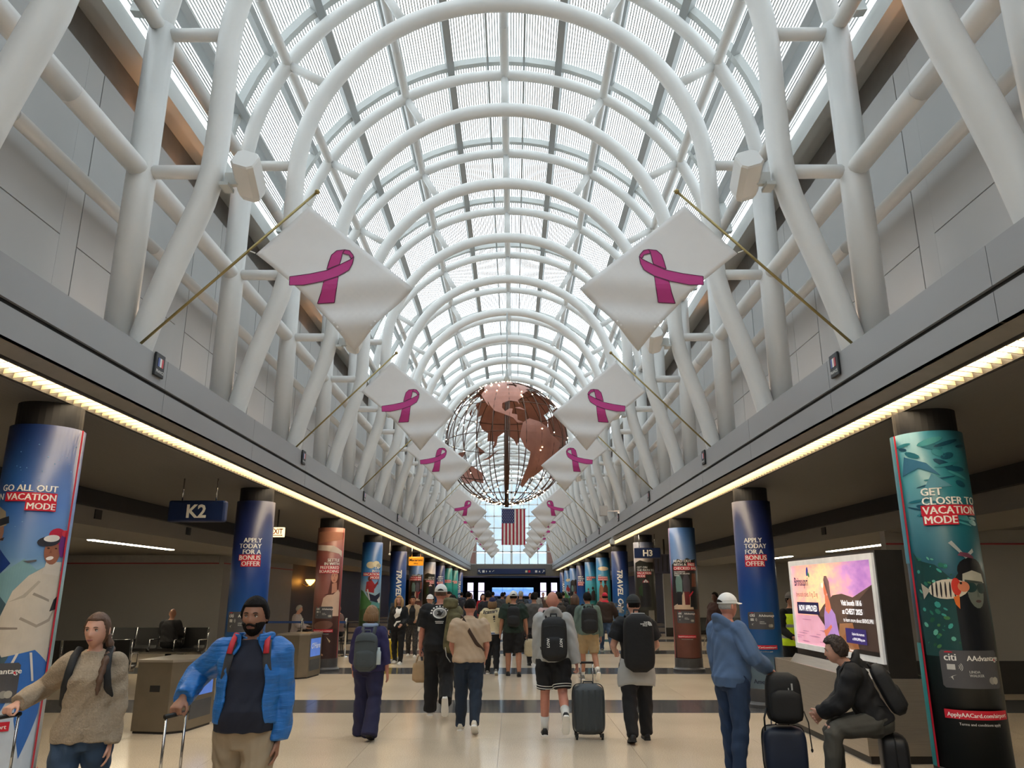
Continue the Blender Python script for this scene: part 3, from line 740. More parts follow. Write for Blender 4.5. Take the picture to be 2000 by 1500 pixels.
def pic_path(w):
    w.poly([(-.3,2.58),(-.1,2.66),(.1,2.6),(.34,2.6),(.34,1.2),(-.3,1.2)], (48,48,42)); w.poly(ell(.05,2.02,.1,.07), (150,40,54)); w.poly(ell(.05,2.13,.055,.07), (40,28,28))
    w.poly([(-.12,1.3),(.2,1.3),(.2,1.85),(.12,2.0),(-.03,2.0),(-.12,1.85)], (26,26,30)); w.poly([(-.03,2.02),(.03,2.0),(.05,2.06),(.07,2.0),(.13,2.02),(.05,2.1)], (220,214,208)); w.poly([(-.18,1.85),(-.05,1.95),(-.05,1.6),(-.16,1.65)], (44,66,40)); w.poly([(.08,.6),(.3,.6),(.3,1.2),(.1,1.2)], (120,116,110))
def pic_couple(w):
    w.poly(ell(.02,2.72,.26,.09), (232,214,190)); w.poly([(-.3,.3),(.34,.3),(.34,1.3),(-.3,1.3)], (40,130,140)); w.poly([(-.3,1.2),(.34,1.0),(.34,1.3),(-.3,1.35)], (200,140,120))
    for x, c in ((-.1,(150,96,70)), (.1,(96,58,46))):
        w.poly([(x-.1,1.4),(x+.1,1.4),(x+.11,1.9),(x+.04,2.04),(x-.04,2.04),(x-.1,1.85)], c); w.poly(ell(x,2.13,.055,.08), c); w.poly(ell(x,2.19,.06,.045), (24,20,20))
    w.poly([(-.2,1.5),(.2,1.55),(.2,1.62),(-.2,1.6)], (172,110,84)); w.poly([(-.2,1.3),(.2,1.3),(.2,1.45),(-.2,1.45)], (206,90,90))
def pic_beach(w):
    w.poly([(-.3,1.2),(.34,1.2),(.34,1.6),(-.3,1.7)], (30,110,120)); w.poly(ell(.1,1.9,.06,.08), (54,36,34)); w.poly([(0,1.3),(.24,1.3),(.22,1.75),(.12,1.82),(.02,1.72)], (48,40,42)); w.poly(ell(-.14,1.85,.05,.06), (120,80,64)); w.poly([(-.22,1.4),(-.06,1.4),(-.08,1.75),(-.2,1.75)], (150,60,60))
def pic_travel(w, s=0.02, z=2.55):
    # lettering reads downwards
    vf = flat_text('TRAVEL ON', .30, .009, .22, 'LEFT', 0)
    vf = (vf[0], vf[1])
    w.put(recut(([(v[1]*.92+s-.1, z-v[0]*.92, 0) for v in vf[0]], vf[1]), .02), M_LETTER, 'lettering')
def pic_town(w):
    for i in range(14):
        random.seed(i+50); a, b = random.uniform(-.28,.3), random.uniform(.95,1.3)
        w.poly([(a-.06,b-.06),(a+.06,b-.05),(a+.04,b+.06),(a-.05,b+.05)], random.choice([(120,132,142),(90,104,120),(150,150,150),(70,84,104)]))

ramps = {
 'ski':   [(0,(214,222,230)),(.22,(206,214,224)),(.36,(140,176,184)),(.52,(150,184,188)),(.62,(86,124,168)),(.78,(36,82,148)),(1,(12,36,86))],
 'apply': [(0,(150,172,186)),(.13,(120,150,176)),(.2,(30,104,172)),(.38,(14,84,160)),(.6,(14,52,122)),(.8,(18,34,88)),(1,(16,26,66))],
 'settle':[(0,(40,24,24)),(.3,(90,54,50)),(.5,(150,96,88)),(.75,(118,60,60)),(1,(150,100,84))],
 'sky':   [(0,(60,70,50)),(.35,(70,100,70)),(.5,(150,180,200)),(.7,(50,116,176)),(1,(22,64,120))],
 'blue':  [(0,(86,140,180)),(.25,(40,104,166)),(.5,(20,80,150)),(.8,(20,48,108)),(1,(20,36,84))],
 'walk':  [(0,(84,50,44)),(.35,(96,58,50)),(.5,(40,36,38)),(.75,(90,118,160)),(1,(54,92,150))],
 'path':  [(0,(30,30,28)),(.4,(40,40,36)),(.7,(70,66,62)),(.85,(170,160,158)),(1,(90,100,126))],
 'sea':   [(0,(6,12,14)),(.22,(8,16,18)),(.36,(12,42,44)),(.55,(18,74,92)),(.72,(22,92,106)),(.88,(34,110,124)),(1,(40,108,128))],
 'teal':  [(0,(20,80,80)),(.3,(24,120,116)),(.6,(30,140,130)),(1,(16,90,96))],
 'beach': [(0,(40,120,120)),(.35,(60,150,150)),(.6,(70,170,190)),(.85,(30,110,160)),(1,(20,70,120))],
 'brown': [(0,(60,36,28)),(.5,(130,70,50)),(1,(90,56,46))],
}
def rm(n, **k): return ramp_mat('wrap_'+n, ramps[n], 2, .28, 3.12, 2.2, .10, rough=.45, coat=.04, **k)
AP = [('APPLY',0),('TODAY',0),('FOR A',0),('BONUS',1),('OFFER',1)]
# left side, K gates
w = column(-1, 0, rm('ski'), 'round column with skiing advert reading GO ALL OUT IN VACATION MODE', 37)
pic_ski(w); w.lines([('GO ALL OUT',0),('VACATION',1),('MODE',1)], .12, 2.60, .080, .078, 'RIGHT')
vf = flat_text('VACATION', .080, 0., 0., 'RIGHT', 0); w.text('IN', .12+min(v[0] for v in vf[0])-.03, 2.522, .080, align='RIGHT')
w.card(-.2, 1.02); w.url(-.24, .66); w.redline(.30); w.rect(-.6, .27, .45, .31, M_LREDB, 'red_line'); w.done()
w = column(-1, 1, rm('apply'), 'round blue column reading APPLY TODAY FOR A BONUS OFFER beside the K2 sign')
w.lines(AP, .13, 2.52, .105, .093, 'RIGHT'); w.card(-.1, 1.28); w.url(-.1, .86); w.rect(-.52, .3, -.46, 3.1, (90,120,160), 'pale_edge_print'); w.done()
w = column(-1, 2, rm('settle'), 'round brown column with portrait advert reading SETTLE IN WITH PREFERRED BOARDING', 18)
pic_portrait(w); w.lines([('SETTLE',0),('IN WITH',0),('PREFERRED',1),('BOARDING',1)], .22, 2.42, .095, .085, 'RIGHT'); w.card(-.1, 1.28, .85); w.url(-.1, .86, .9); w.redline(.33, wd=.02); w.done()
w = column(-1, 3, rm('sky'), 'round sky-blue column with zip line advert reading TAP INTO VACATION MODE', 14)
pic_zip(w); w.lines([('TAP',0),('INTO',0),('VACATION',1),('MODE',1)], .25, 2.40, .105, .095, 'RIGHT'); w.done()
w = column(-1, 4, rm('blue'), 'round blue column with downward TRAVEL ON lettering past the zip line column', 14); pic_travel(w); pic_town(w); w.done()
w = column(-1, 5, rm('walk'), 'round dark column with walkers advert behind the orange restaurant sign', 10)
pic_walkers(w); w.lines([('HEAD OUT',0),('WITH A FREE',1),('CHECKED BAG',1)], .24, 2.4, .09, .09, 'RIGHT'); w.done()
w = column(-1, 6, rm('path'), 'round grey-brown column reading GET ON THE PATH TO VACATION MODE, K gate side', 10)
pic_path(w); w.lines([('GET ON',0),('THE PATH TO',0),('VACATION',1),('MODE',1)], .26, 2.4, .09, .09, 'RIGHT'); w.done()
w = column(-1, 7, rm('apply'), 'round blue column reading APPLY TODAY between a grey-brown and a teal column', 10); w.lines(AP, .22, 2.52, .12, .11, 'RIGHT'); w.done()
w = column(-1, 8, rm('teal'), 'round teal column next to the far APPLY TODAY column, K gate side', 10); w.lines([('GET CLOSER',1),('TO VACATION',1)], .26, 2.4, .09, .1, 'RIGHT'); w.done()
w = column(-1, 9, rm('teal'), 'round teal-green column just before the far TRAVEL ON column, K gate side', 10); w.lines([('VACATION',1),('MODE',1)], .26, 2.4, .1, .1, 'RIGHT'); w.done()
w = column(-1, 10, rm('blue'), 'round blue TRAVEL ON column at the far end of the K gate side', 10); pic_travel(w); w.done()
# right side, H gates
w = column(1, 0, rm('sea'), 'round column with undersea snorkelling advert reading GET CLOSER TO VACATION MODE', -25)
pic_sea(w); w.lines([('GET',0),('CLOSER TO',0),('VACATION',1),('MODE',1)], -.14, 2.60, .098, .085, 'LEFT')
w.card(.08, 1.10); w.url(.08, .71); w.redline(-.34); w.rect(-.45, .28, -.36, 1.3, (60,150,150), 'teal_edge_print'); w.rect(-.45, 2.0, -.36, 3.2, (70,140,160), 'teal_edge_print'); w.done()
w = column(1, 1, rm('apply'), 'round blue column reading APPLY TODAY FOR A BONUS OFFER beside the lit advert kiosk')
w.lines(AP, -.16, 2.52, .105, .093, 'LEFT'); w.card(.02, 1.30, .85); w.url(.02, .88, .85); w.text('American', .0, .36, .09, dmat((40,50,70)), align='CENTER'); w.done()
w = column(1, 2, rm('walk'), 'round column with walkers advert reading HEAD OUT WITH A FREE CHECKED BAG', -14)
pic_walkers(w); w.lines([('HEAD OUT',0),('WITH A',0),('CHECKED BAG',1)], -.24, 2.40, .088, .082, 'LEFT')
vf = flat_text('WITH A ', .088, 0., 0., 'LEFT', 0); x_ = -.24+max(v[0] for v in vf[0])+.035; w.rect(x_-.01, 2.306, x_+.20, 2.392, M_LREDB, 'red_highlight'); w.text('FREE', x_, 2.318, .088)
w.text('ON DOMESTIC', -.24, 2.17, .042); w.text('AMERICAN AIRLINES', -.24, 2.13, .042); w.text('TRAVEL', -.24, 2.09, .042)
w.card(0, 1.18, .85); w.url(0, .74, .8); w.redline(-.36, wd=.02); w.done()
w = column(1, 3, rm('path'), 'round grey-brown column reading GET ON THE PATH TO VACATION MODE behind the H3 sign', -14)
pic_path(w); w.lines([('GET ON',0),('THE PATH TO',0),('VACATION',1),('MODE',1)], -.22, 2.42, .09, .085, 'LEFT'); w.done()
w = column(1, 4, rm('blue'), 'round blue column with downward TRAVEL ON lettering beyond the H3 sign', -12); pic_travel(w); pic_town(w); w.done()
w = column(1, 5, rm('beach'), 'round turquoise column with a couple on a beach advert, H gate side', -10); pic_couple(w); w.lines([('JUST',0),('PREFERRED',1),('BOARDING',1)], -.24, 2.4, .09, .09, 'LEFT'); w.done()
w = column(1, 6, rm('beach'), 'round turquoise column with two dark swimmers advert, H gate side', -10); pic_beach(w); w.lines([('VACATION',1),('MODE',1)], -.24, 2.4, .1, .1, 'LEFT'); w.done()
w = column(1, 7, rm('apply'), 'round blue column reading APPLY TODAY past the two turquoise columns', -10); w.lines(AP, -.24, 2.52, .12, .11, 'LEFT'); w.done()
w = column(1, 8, rm('walk'), 'round blue-topped walkers column past the far APPLY TODAY column, H gate side', -10); pic_walkers(w); w.done()
w = column(1, 9, rm('sky'), 'round sky-blue column just before the far TRAVEL ON column, H gate side', -10); pic_zip(w); w.done()
w = column(1, 10, rm('blue'), 'round blue TRAVEL ON column at the far end of the H gate side', -10); pic_travel(w); w.done()
# ================================================================== banners, globe, flag
M_CLOTH = mat('white_banner_cloth', (214, 213, 212), .8, var=.02, bump=.10, bscale=7)
M_PINK = mat('pink_ribbon_print', (178, 52, 124), .7, var=.05)
M_PINKD = mat('dark_ribbon_edge', (90, 30, 66), .7, var=.05)
M_BRASS = mat('brass_pole', (150, 134, 88), .35, metal=.6)
RIB = [[(-2.07,4.79),(-1.87,4.82),(-1.7,4.86),(-1.58,4.92),(-1.47,4.98),(-1.44,5.01),(-1.45,4.93),(-1.48,4.86),(-1.58,4.79),(-1.74,4.73),(-1.92,4.69),(-2.06,4.69)],
       [(-1.72,4.73),(-1.58,4.785),(-1.59,4.65),(-1.61,4.52),(-1.78,4.51),(-1.74,4.62)],
       [(-1.705,4.87),(-1.69,4.95),(-1.67,5.03),(-1.62,5.08),(-1.54,5.09),(-1.56,5.04),(-1.57,4.97),(-1.58,4.925)],
       [(-1.54,5.09),(-1.49,5.08),(-1.45,5.03),(-1.44,5.0),(-1.47,4.99),(-1.49,5.03),(-1.56,5.05)]]
P_T, P_L, P_R, P_B = Vector((-1.93, 5.58)), Vector((-2.44, 5.05)), Vector((-.83, 4.66)), Vector((-1.41, 4.05))
def fold(X, Z):
    v = ((Vector((X, Z)) - P_T).dot((P_L-P_T).normalized()))/.74
    u = ((Vector((X, Z)) - P_T).dot((P_R-P_T).normalized()))/1.43
    low = max(0., (5.0 - Z))/1.0
    y = .055*low*math.sin(13*low + 2.2*u) + .02*math.sin(5*u + 2*v) + .08*low*low
    return y
def cloth_pt(u, v):
    a = P_T.lerp(P_R, u); b = P_L.lerp(P_B, u); p = a.lerp(b, v)
    sag = .05*math.sin(PI*u)*v
    return p.x + sag*.4, p.y + sag*.8*(0 if u in (0,) else 1)
def banner_meshes(sd):
    mb = MB(); nu, nv = 26, 16
    vs_ = []
    for lay in (0, .004):
        for i in range(nu+1):
            for j in range(nv+1):
                x, z = cloth_pt(i/nu, j/nv); vs_.append((-sd*x, fold(x, z)+lay, z))
    N = (nu+1)*(nv+1); fs = []
    for i in range(nu):
        for j in range(nv):
            a = i*(nv+1)+j; q = (a, a+1, a+nv+2, a+nv+1); fs.append(q); fs.append(tuple(N+t for t in q[::-1]))
    for i in range(nu):
        for j in (0, nv):
            a = i*(nv+1)+j; fs.append((a, a+nv+1, N+a+nv+1, N+a))
    for j in range(nv):
        for i in (0, nu):
            a = i*(nv+1)+j; fs.append((a, a+1, N+a+1, N+a))
    mb.add(vs_, fs); cl = mb.mesh('banner_cloth'); fixn(cl); cl.materials.append(M_CLOTH)
    cl.polygons.foreach_set('use_smooth', [True]*len(cl.polygons))
    mr = MB()
    for k, p in enumerate(RIB):
        for mi, off in ((0, 0.),):
            vf = flat_poly(p, .05, True)
            mr.add(*mapped(vf, lambda x, z: (-sd*x, fold(x, z)-.006-.001*(k == 0), z)))
    rb = mr.mesh('ribbon_print'); rb.materials.append(M_PINK)
    me_ = MB()
    # thin dark outline along each ribbon edge
    for p in RIB:
        n = len(p)
        for i in range(n):
            a, b = Vector(p[i]), Vector(p[(i+1) % n]); d = (b-a)
            if d.length < 1e-6: continue
            nn = Vector((-d.y, d.x)).normalized()*.004
            me_.add([(-sd*q.x, fold(q.x, q.y)-.0085, q.y) for q in (a-nn, b-nn, b+nn, a+nn)], [(0, 1, 2, 3)])
    eg = me_.mesh('ribbon_outline'); eg.materials.append(M_PINKD)
    A, B = (-sd*-3.48, .0, 4.085), (-sd*-1.86, .0, 5.74)
    po = MB().tube([A, B], .014, 10).mesh('pole'); po.materials.append(M_BRASS)
    po.polygons.foreach_set('use_smooth', [True]*len(po.polygons))
    fi = MB().ball((B[0], 0, B[2]), .028).mesh('finial'); fi.materials.append(M_BRASS)
    ti = MB()
    for p, t in ((P_T, .93), (P_L, .60)):
        q = Vector(A).lerp(Vector(B), t); ti.tube([(-sd*p.x, .0, p.y), (q.x, 0, q.z)], .006, 6)
    tm = ti.mesh('clip'); tm.materials.append(M_WHITE)
    return cl, rb, eg, po, fi, tm
plq_me = {}
for sd, g in ((-1, 'K gate'), (1, 'H gate')):
    ms = banner_meshes(sd)
    for k in (0, 2, 4, 8, 10, 12, 14, 16, 18):
        y = TR0 + BAY*k - .22
        t = thing('ribbon_banner', 'white banner with pink ribbon on angled brass pole, %s side' % g, 'banner', (0, y, 0), 0, 'pink ribbon banners on the %s side' % g)
        for nm, me in zip(('banner_cloth', 'ribbon_print', 'ribbon_outline', 'pole', 'finial', 'clip'), ms): inst(nm, me, t)
    # small country plaques on the fascia
    for k in (0, 2, 4, 6, 8, 10):
        y = TR0 + BAY*k + .12
        t = thing('country_plaque', 'small black plaque with a tricolour flag and country name on the %s fascia' % g, 'plaque', (sd*(FX-.003), y, 3.865), 0, 'country plaques on the %s fascia' % g)
        s = -sd
        X0 = lambda a: s*a
        obj('plate', MB().bbox(min(0, X0(.025)), -.10, -.02, max(0, X0(.025)), .10, .22, .008), M_BLACK, t)
        mb = MB()
        for i, c in enumerate(((60,80,150), (225,222,215), (190,50,60))):
            obj('flag_stripe', MB().box(min(X0(.024), X0(.029)), s*(-.037+.037*i)-.0185, .08, max(X0(.024), X0(.029)), s*(-.037+.037*i)+.0185, .17), dmat(c), t)
        vf = flat_text('FRANCE', .045, 0, 0, 'CENTER', 0)
        mb = MB().add(*mapped(vf, lambda a, b: (X0(.0285), (s*a), .015+b))); me = mb.mesh('lettering'); me.materials.append(M_LETTER); inst('lettering', me, t)

# globe
GC, GR = Vector((-.04, 23.5, 6.25)), 1.92
M_COPPER = mat('copper_plate', (156, 106, 90), .40, metal=.35, var=.18, vscale=2.5)
M_BRONZE = mat('bronze_rod', (86, 62, 50), .4, metal=.6)
gl = thing('globe_sculpture', 'large hanging open-frame globe with copper continents and fairy lights', 'globe', GC)
def gp(lon, lat, r=GR):
    a, b = rad(lon+93), rad(lat); return (r*math.cos(b)*math.sin(a), -r*math.cos(b)*math.cos(a), r*math.sin(b))
for lon in range(-180, 180, 15):
    obj('meridian_rod', MB().tube([gp(lon, la) for la in range(-88, 89, 8)], .016, 6), M_BRONZE, gl, True)
for la in (-60, -30, 0, 30, 60):
    obj('parallel_ring', MB().tube([gp(lo, la, GR-.01) for lo in range(-180, 180, 10)], .012, 6, closed=True), M_BRONZE, gl, True)
obj('axis', MB().tube([(0, 0, -GR-.08), (0, 0, GR+.1)], .062, 12), M_BRONZE, gl, True)
obj('hanger_rod', MB().tube([(0, 0, GR+.1), (0, 0, ZV+RI-.13-GC.z)], .022, 8).lathe([(.0, GR+.05), (.12, GR+.1), (.05, GR+.3), (.03, GR+.5)], 12), M_DRIB, gl, True)
CONT = [[(-168,66),(-156,71),(-130,70),(-110,68),(-95,72),(-82,70),(-80,62),(-94,58),(-92,56),(-82,55),(-79,51),(-76,56),(-78,62),(-70,60),(-64,58),(-56,52),(-66,49),(-64,46),(-70,43),(-74,40),(-76,35),(-81,31),(-80,26),(-82,29),(-90,30),(-97,27),(-97,22),(-94,18),(-90,21),(-87,21),(-88,16),(-83,15),(-83,10),(-78,8),(-83,7.5),(-87,12),(-94,15),(-104,19),(-109,25),(-113,31),(-110,24),(-115,30),(-118,34),(-124,40),(-124,48),(-134,57),(-150,60),(-162,55),(-165,61)],
 [(-78,8),(-72,12),(-62,10),(-52,5),(-50,0),(-44,-2),(-35,-6),(-39,-15),(-41,-22),(-48,-27),(-54,-34),(-58,-38),(-65,-42),(-67,-48),(-69,-53),(-74,-50),(-73,-40),(-71,-30),(-70,-18),(-76,-14),(-81,-5),(-80,1)],
 [(-55,61),(-44,60),(-30,68),(-20,73),(-20,81),(-35,83),(-60,81),(-70,77),(-54,70)],
 [(-6,35),(10,37),(20,32),(32,31),(37,22),(43,12),(51,11),(40,-4),(40,-15),(35,-22),(32,-28),(20,-35),(15,-25),(12,-15),(9,-1),(9,4),(-8,4),(-17,14),(-16,22)],
 [(-9,37),(-9,43),(-1,44),(-4,48),(8,54),(10,57),(6,62),(25,71),(40,66),(60,69),(80,73),(105,77),(140,73),(170,69),(180,65),(163,60),(157,52),(150,59),(135,54),(140,48),(130,42),(127,35),(121,38),(121,30),(115,23),(108,20),(108,12),(100,12),(103,2),(98,9),(97,17),(90,22),(80,14),(77,8),(72,20),(66,25),(57,26),(50,30),(56,24),(52,17),(44,13),(35,28),(36,36),(27,37),(22,38),(18,42),(12,45),(16,39),(8,44),(0,39)],
 [(114,-22),(122,-17),(131,-12),(137,-13),(141,-11),(146,-19),(153,-27),(150,-37),(140,-37),(130,-32),(116,-34)],
 [(95,5),(105,-6),(114,-8),(108,-5)], [(110,1),(118,6),(116,-3)], [(132,-1),(141,-3),(150,-9),(138,-8)], [(-85,22),(-75,20),(-80,23)], [(131,32),(141,37),(141,43),(136,35)]]
for p in CONT:
    mb = MB(); vf = flat_poly(p, 6., True)
    mb.add(*mapped(vf, lambda a, b: gp(a, b, GR+.012))); mb.add(*mapped(vf, lambda a, b: gp(a, b, GR-.004)))
    me = mb.mesh('continent'); me.materials.append(M_COPPER); inst('continent', me, gl)
random.seed(11); mb = MB()
for i in range(300):
    lon = -180 + 15*random.randrange(24); la = random.choice([random.uniform(-85, -52), random.uniform(38, 85), random.uniform(-70, 75)])
    p = gp(lon + random.uniform(-1, 1), la, GR+.02); mb.ball(p, .016, 6, 4)
o = obj('fairy_lights', mb, mat('fairy_bulb', (255, 226, 180), .4, var=.02, emit=16), gl); o['kind'] = 'stuff'

# national flag hung vertically
fg = thing('national_flag', 'american flag hanging vertically below the globe, stars at upper left', 'flag', (.17, TR0+8*BAY, 4.80))
FW, FH = .90, 1.36
def fpt(a, b): return (a, .03*math.sin(7*a+.5)*(.3+b/FH) , -b)
stripes = {0: dmat((168, 36, 58), .8), 1: dmat((232, 228, 224), .8)}
for i in range(13):
    mb = MB(); a0, a1 = -FW/2+FW*i/13, -FW/2+FW*(i+1)/13; top = .52*FH*.78 if i < 7 else 0
    rows = [top + (FH-top)*j/6 for j in range(7)]
    vs_ = [fpt(a, b) for b in rows for a in (a0, (a0+a1)/2, a1)] + [(lambda q: (q[0], q[1]+.004, q[2]))(fpt(a, b)) for b in rows for a in (a0, (a0+a1)/2, a1)]
    fs = []
    for j in range(6):
        for c_ in (0, 1):
            q = (3*j+c_, 3*j+c_+1, 3*j+c_+4, 3*j+c_+3); fs.append(q); fs.append(tuple(21+t for t in q[::-1]))
    mb.add(vs_, fs); obj('red_stripe' if i % 2 == 0 else 'white_stripe', mb, stripes[i % 2], fg)
mb = MB(); n = 8; ca0, ca1, cb = -FW/2, -FW/2+FW*7/13, .52*FH*.78
vs_ = [fpt(ca0+(ca1-ca0)*i/n, cb*j/3) for j in range(4) for i in range(n+1)]
mb.add(vs_, [(j*(n+1)+i, j*(n+1)+i+1, (j+1)*(n+1)+i+1, (j+1)*(n+1)+i) for j in range(3) for i in range(n)])
obj('star_field', mb, dmat((44, 50, 100), .8), fg)
mb = MB()
for r in range(9):
    for c_ in range(6 if r % 2 == 0 else 5):
        b = cb*(r+.5)/9+.0; a = ca0 + (ca1-ca0)*((c_+.5)/6 if r % 2 == 0 else (c_+1)/6)
        q = fpt(a, b); st = [(q[0]+(.017 if k % 2 == 0 else .007)*math.sin(PI*k/5), q[1]-.004, q[2]+(.017 if k % 2 == 0 else .007)*math.cos(PI*k/5)) for k in range(10)]
        mb.add(st, [tuple(range(10))])
obj('star', mb, M_LETTER, fg)
obj('header_rod', MB().tube([(-FW/2-.03, 0, .0), (FW/2+.03, 0, .0)], .015, 8), M_CHROME, fg, True)
mb = MB()
for x in (-.4, .4): mb.tube([(x, 0, 0), (x*.1-.17, 0, ZV+RI-.10-4.8)], .006, 6)
obj('suspension_wire', mb, M_DRIB, fg)

# floodlights on the inner arch legs
mf = {}
for sd, g in ((-1, 'K gate'), (1, 'H gate')):
    for k in (0, 2, 4, 6, 8):
        t = thing('floodlight', 'white boxy floodlight bracketed to an arch leg on the %s side' % g, 'floodlight', (sd*3.05, TR0+BAY*k, 6.0), 0, 'floodlights on the %s side arch legs' % g)
        s = -sd
        if sd not in mf:
            a = MB().obox((s*.34, .0, .02), (.26, .40, .24), Matrix.Rotation(s*.25, 3, 'Y'))
            a = MB(); sec = [(-.13,-.08),(-.08,-.13),(.08,-.13),(.13,-.08),(.13,.08),(.08,.13),(-.08,.13),(-.13,.08)]
            M3 = Matrix.Rotation(s*.3, 3, 'Y') @ Matrix.Rotation(-.35, 3, 'X')
            a.loft([[Vector((s*.38, 0, .05)) + M3 @ Vector((x*q, y, z*q)) for x, z in sec] for y, q in ((-.24, .9), (-.22, 1), (.18, 1), (.26, .8))])
            ms_ = a.mesh('lamp_body'); fixn(ms_); ms_.materials.append(M_WHITE)
            b = MB().box(min(s*.13, s*.28), -.03, -.06, max(s*.13, s*.28), .03, .08).box(min(s*.1, s*.2), -.09, -.1, max(s*.1, s*.2), .09, -.06)
            mb_ = b.mesh('bracket'); fixn(mb_); mb_.materials.append(M_RIB); mf[sd] = (ms_, mb_)
        inst('lamp_body', mf[sd][0], t); inst('bracket', mf[sd][1], t)

# ================================================================== hanging signs
def hang_sign(name, label, x, y, zc, w, h, text, size, bm, face='front', lm=M_LETTER):
    t = thing(name, label, 'sign', (x, y, zc))
    obj('board', MB().bbox(-w/2, -.07, -h/2, w/2, .07, h/2, .028), bm, t)
    for tx, sz, dz in text:
        vf = flat_text(tx, sz, .03*sz, 0, 'CENTER', 0)
        me = MB().add(*mapped(vf, lambda a, b: (a, -.0735, b+dz))).mesh('lettering'); me.materials.append(lm); inst('lettering', me, t)
    for sx in (-.3, .3) if w > .5 else (0,):
        obj('hanger_rod', MB().tube([(sx*w, 0, h/2-.01), (sx*w, 0, ZC-zc)], .011, 8), M_CHROME, t, True)
    return t
hang_sign('gate_sign', 'navy hanging gate sign reading K2', -4.62, 11.6, 2.92, .86, .32, [('K2', .27, -.095)], .27, M_NAVY)
hang_sign('gate_sign', 'navy hanging gate sign reading H3', 4.19, 23.3, 2.86, .78, .31, [('H3', .25, -.09)], .27, M_NAVY)
t = hang_sign('restaurant_sign', 'orange hanging restaurant sign reading Macaroni GRILL', -3.70, 30.9, 2.90, .58, .34, [('Macaroni', .14, -.0), ('GRILL', .075, -.11)], .14,
          mat('orange_sign', (226, 142, 30), .4, emit=.5), lm=M_BLACK)
ex = thing('exit_sign', 'small lit EXIT sign hung from the dark ceiling', 'exit sign', (-4.80, 16.2, 2.95))
obj('box', MB().bbox(-.15, -.04, -.10, .15, .04, .10, .01), mat('exit_glow', (255, 226, 170), .4, emit=1.2, var=.03), ex)
vf = flat_text('EXIT', .15, .004, 0, 'CENTER', 0); me = MB().add(*mapped(vf, lambda a, b: (a*.8, -.043, b-.035))).mesh('lettering'); me.materials.append(dmat((196, 30, 24))); inst('lettering', me, ex)
obj('arrow', MB().box(-.1, -.0435, -.075, .1, -.042, -.06).add([(.1,-.043,-.085),(.1,-.043,-.05),(.13,-.043,-.0675)], [(0,1,2)]), dmat((196, 30, 24)), ex)
obj('stem', MB().tube([(0, 0, .09), (0, 0, ZC-2.95)], .015, 8), M_BLACK, ex)
# security cameras
c = thing('dome_camera', 'white dome security camera hung under the H gate strip light', 'camera', (3.52, 25.4, 3.36))
obj('arm', MB().box(-.1, -.02, .1, .1, .02, .14).tube([(-.1, 0, .12), (-.1, 0, .02)], .03, 8), M_WHITE, c)
obj('housing', MB().lathe([(.05, .05), (.085, .02), (.09, -.1), (.08, -.13)], 16, (-.1, 0, 0)), M_WHITE, c, True)
obj('dome', MB().ball((-.1, 0, -.13), .075, 12, 8), M_BLACK, c, True)
c = thing('box_speaker', 'pale grey boxy speaker on an arm above the H gate fascia', 'speaker', (3.3, 25.2, 4.02))
obj('box', MB().bbox(-.3, -.12, .12, -.05, .12, .45, .02), M_PANEL, c); obj('arm', MB().box(-.05, -.02, .26, .35, .02, .30).box(.3, -.03, -.03, .36, .03, .3), M_CHROME, c)
c = thing('ceiling_pendant', 'slim white pendant hung from the ceiling between columns', 'pendant', (-4.05, 26.4, 2.95))
obj('stem', MB().tube([(0, 0, .05), (0, 0, ZC-2.95)], .018, 8), M_WHITE, c, True); obj('cap', MB().lathe([(.03, .05), (.045, 0), (.02, -.02)], 12), M_WHITE, c, True)

# gate-area ceiling strips: few are in view, the rest added to brighten the gates
M_GL = mat('gate_tube_light', (255, 240, 208), .5, var=.02, emit=26)
for sd, lst in ((-1, ((9.1, 16.9, 21.0), (9.1, 6, 10), (13.2, 12, 16.5))), (1, ((9.1, 18, 22), (9.1, 25, 29), (9.6, 5, 8.5), (11, 8, 11)))):
    for x, y0, y1 in lst:
        t = thing('gate_light_or_fill', 'slim recessed strip light in the %s gate ceiling' % ('K' if sd < 0 else 'H'), 'strip light', (sd*x, (y0+y1)/2, 2.855), 0, 'strip lights in the %s gate ceiling' % ('K' if sd < 0 else 'H'))
        h = (y1-y0)/2
        obj('diffuser', MB().box(-.07, -h, -.03, .07, h, -.002), M_GL, t); obj('frame', MB().box(-.1, -h-.03, -.012, .1, h+.03, .003), M_FASC, t)

# ================================================================== lit advert kiosk (right)
kx0, kx1, ky0, ky1 = 3.90, 4.74, 8.70, 11.50
kk = thing('advert_kiosk', 'stainless steel kiosk with open basin below a large lit medicine advert', 'kiosk', (0, 0, 0))
mb = MB().box(kx0+.03, ky0+.03, 0, kx1-.03, ky1-.03, .10); obj('plinth', mb, M_SKIRT, kk)
mb = MB(); T = .03
mb.box(kx0, ky0, .08, kx1, ky1, .56)
mb.box(kx0, ky0, .56, kx0+T, ky1, .84).box(kx0, ky0, .56, kx1, ky0+T, .84).box(kx0, ky1-T, .56, kx1, ky1, .84).box(kx1-T, ky0, .56, kx1, ky1, .84)
obj('basin', mb, M_STEEL, kk)
mb = MB().add([(kx0+T, ky0+T, .57), (kx0+T, ky1-T, .57), (4.20, ky1-T, .90), (4.20, ky0+T, .90), (4.20, ky0+T, .57), (4.20, ky1-T, .57)], [(0,1,2,3), (0,3,4), (1,5,2), (3,2,5,4), (0,4,5,1)])
obj('sloping_plate', mb, M_STEEL, kk)
sx0 = 4.20
mb = MB().box(sx0+.03, ky0+.03, .56, sx0+.34, ky1-.04, 2.20); obj('housing', mb, mat('dark_steel', (70, 68, 66), .35, metal=.6), kk)
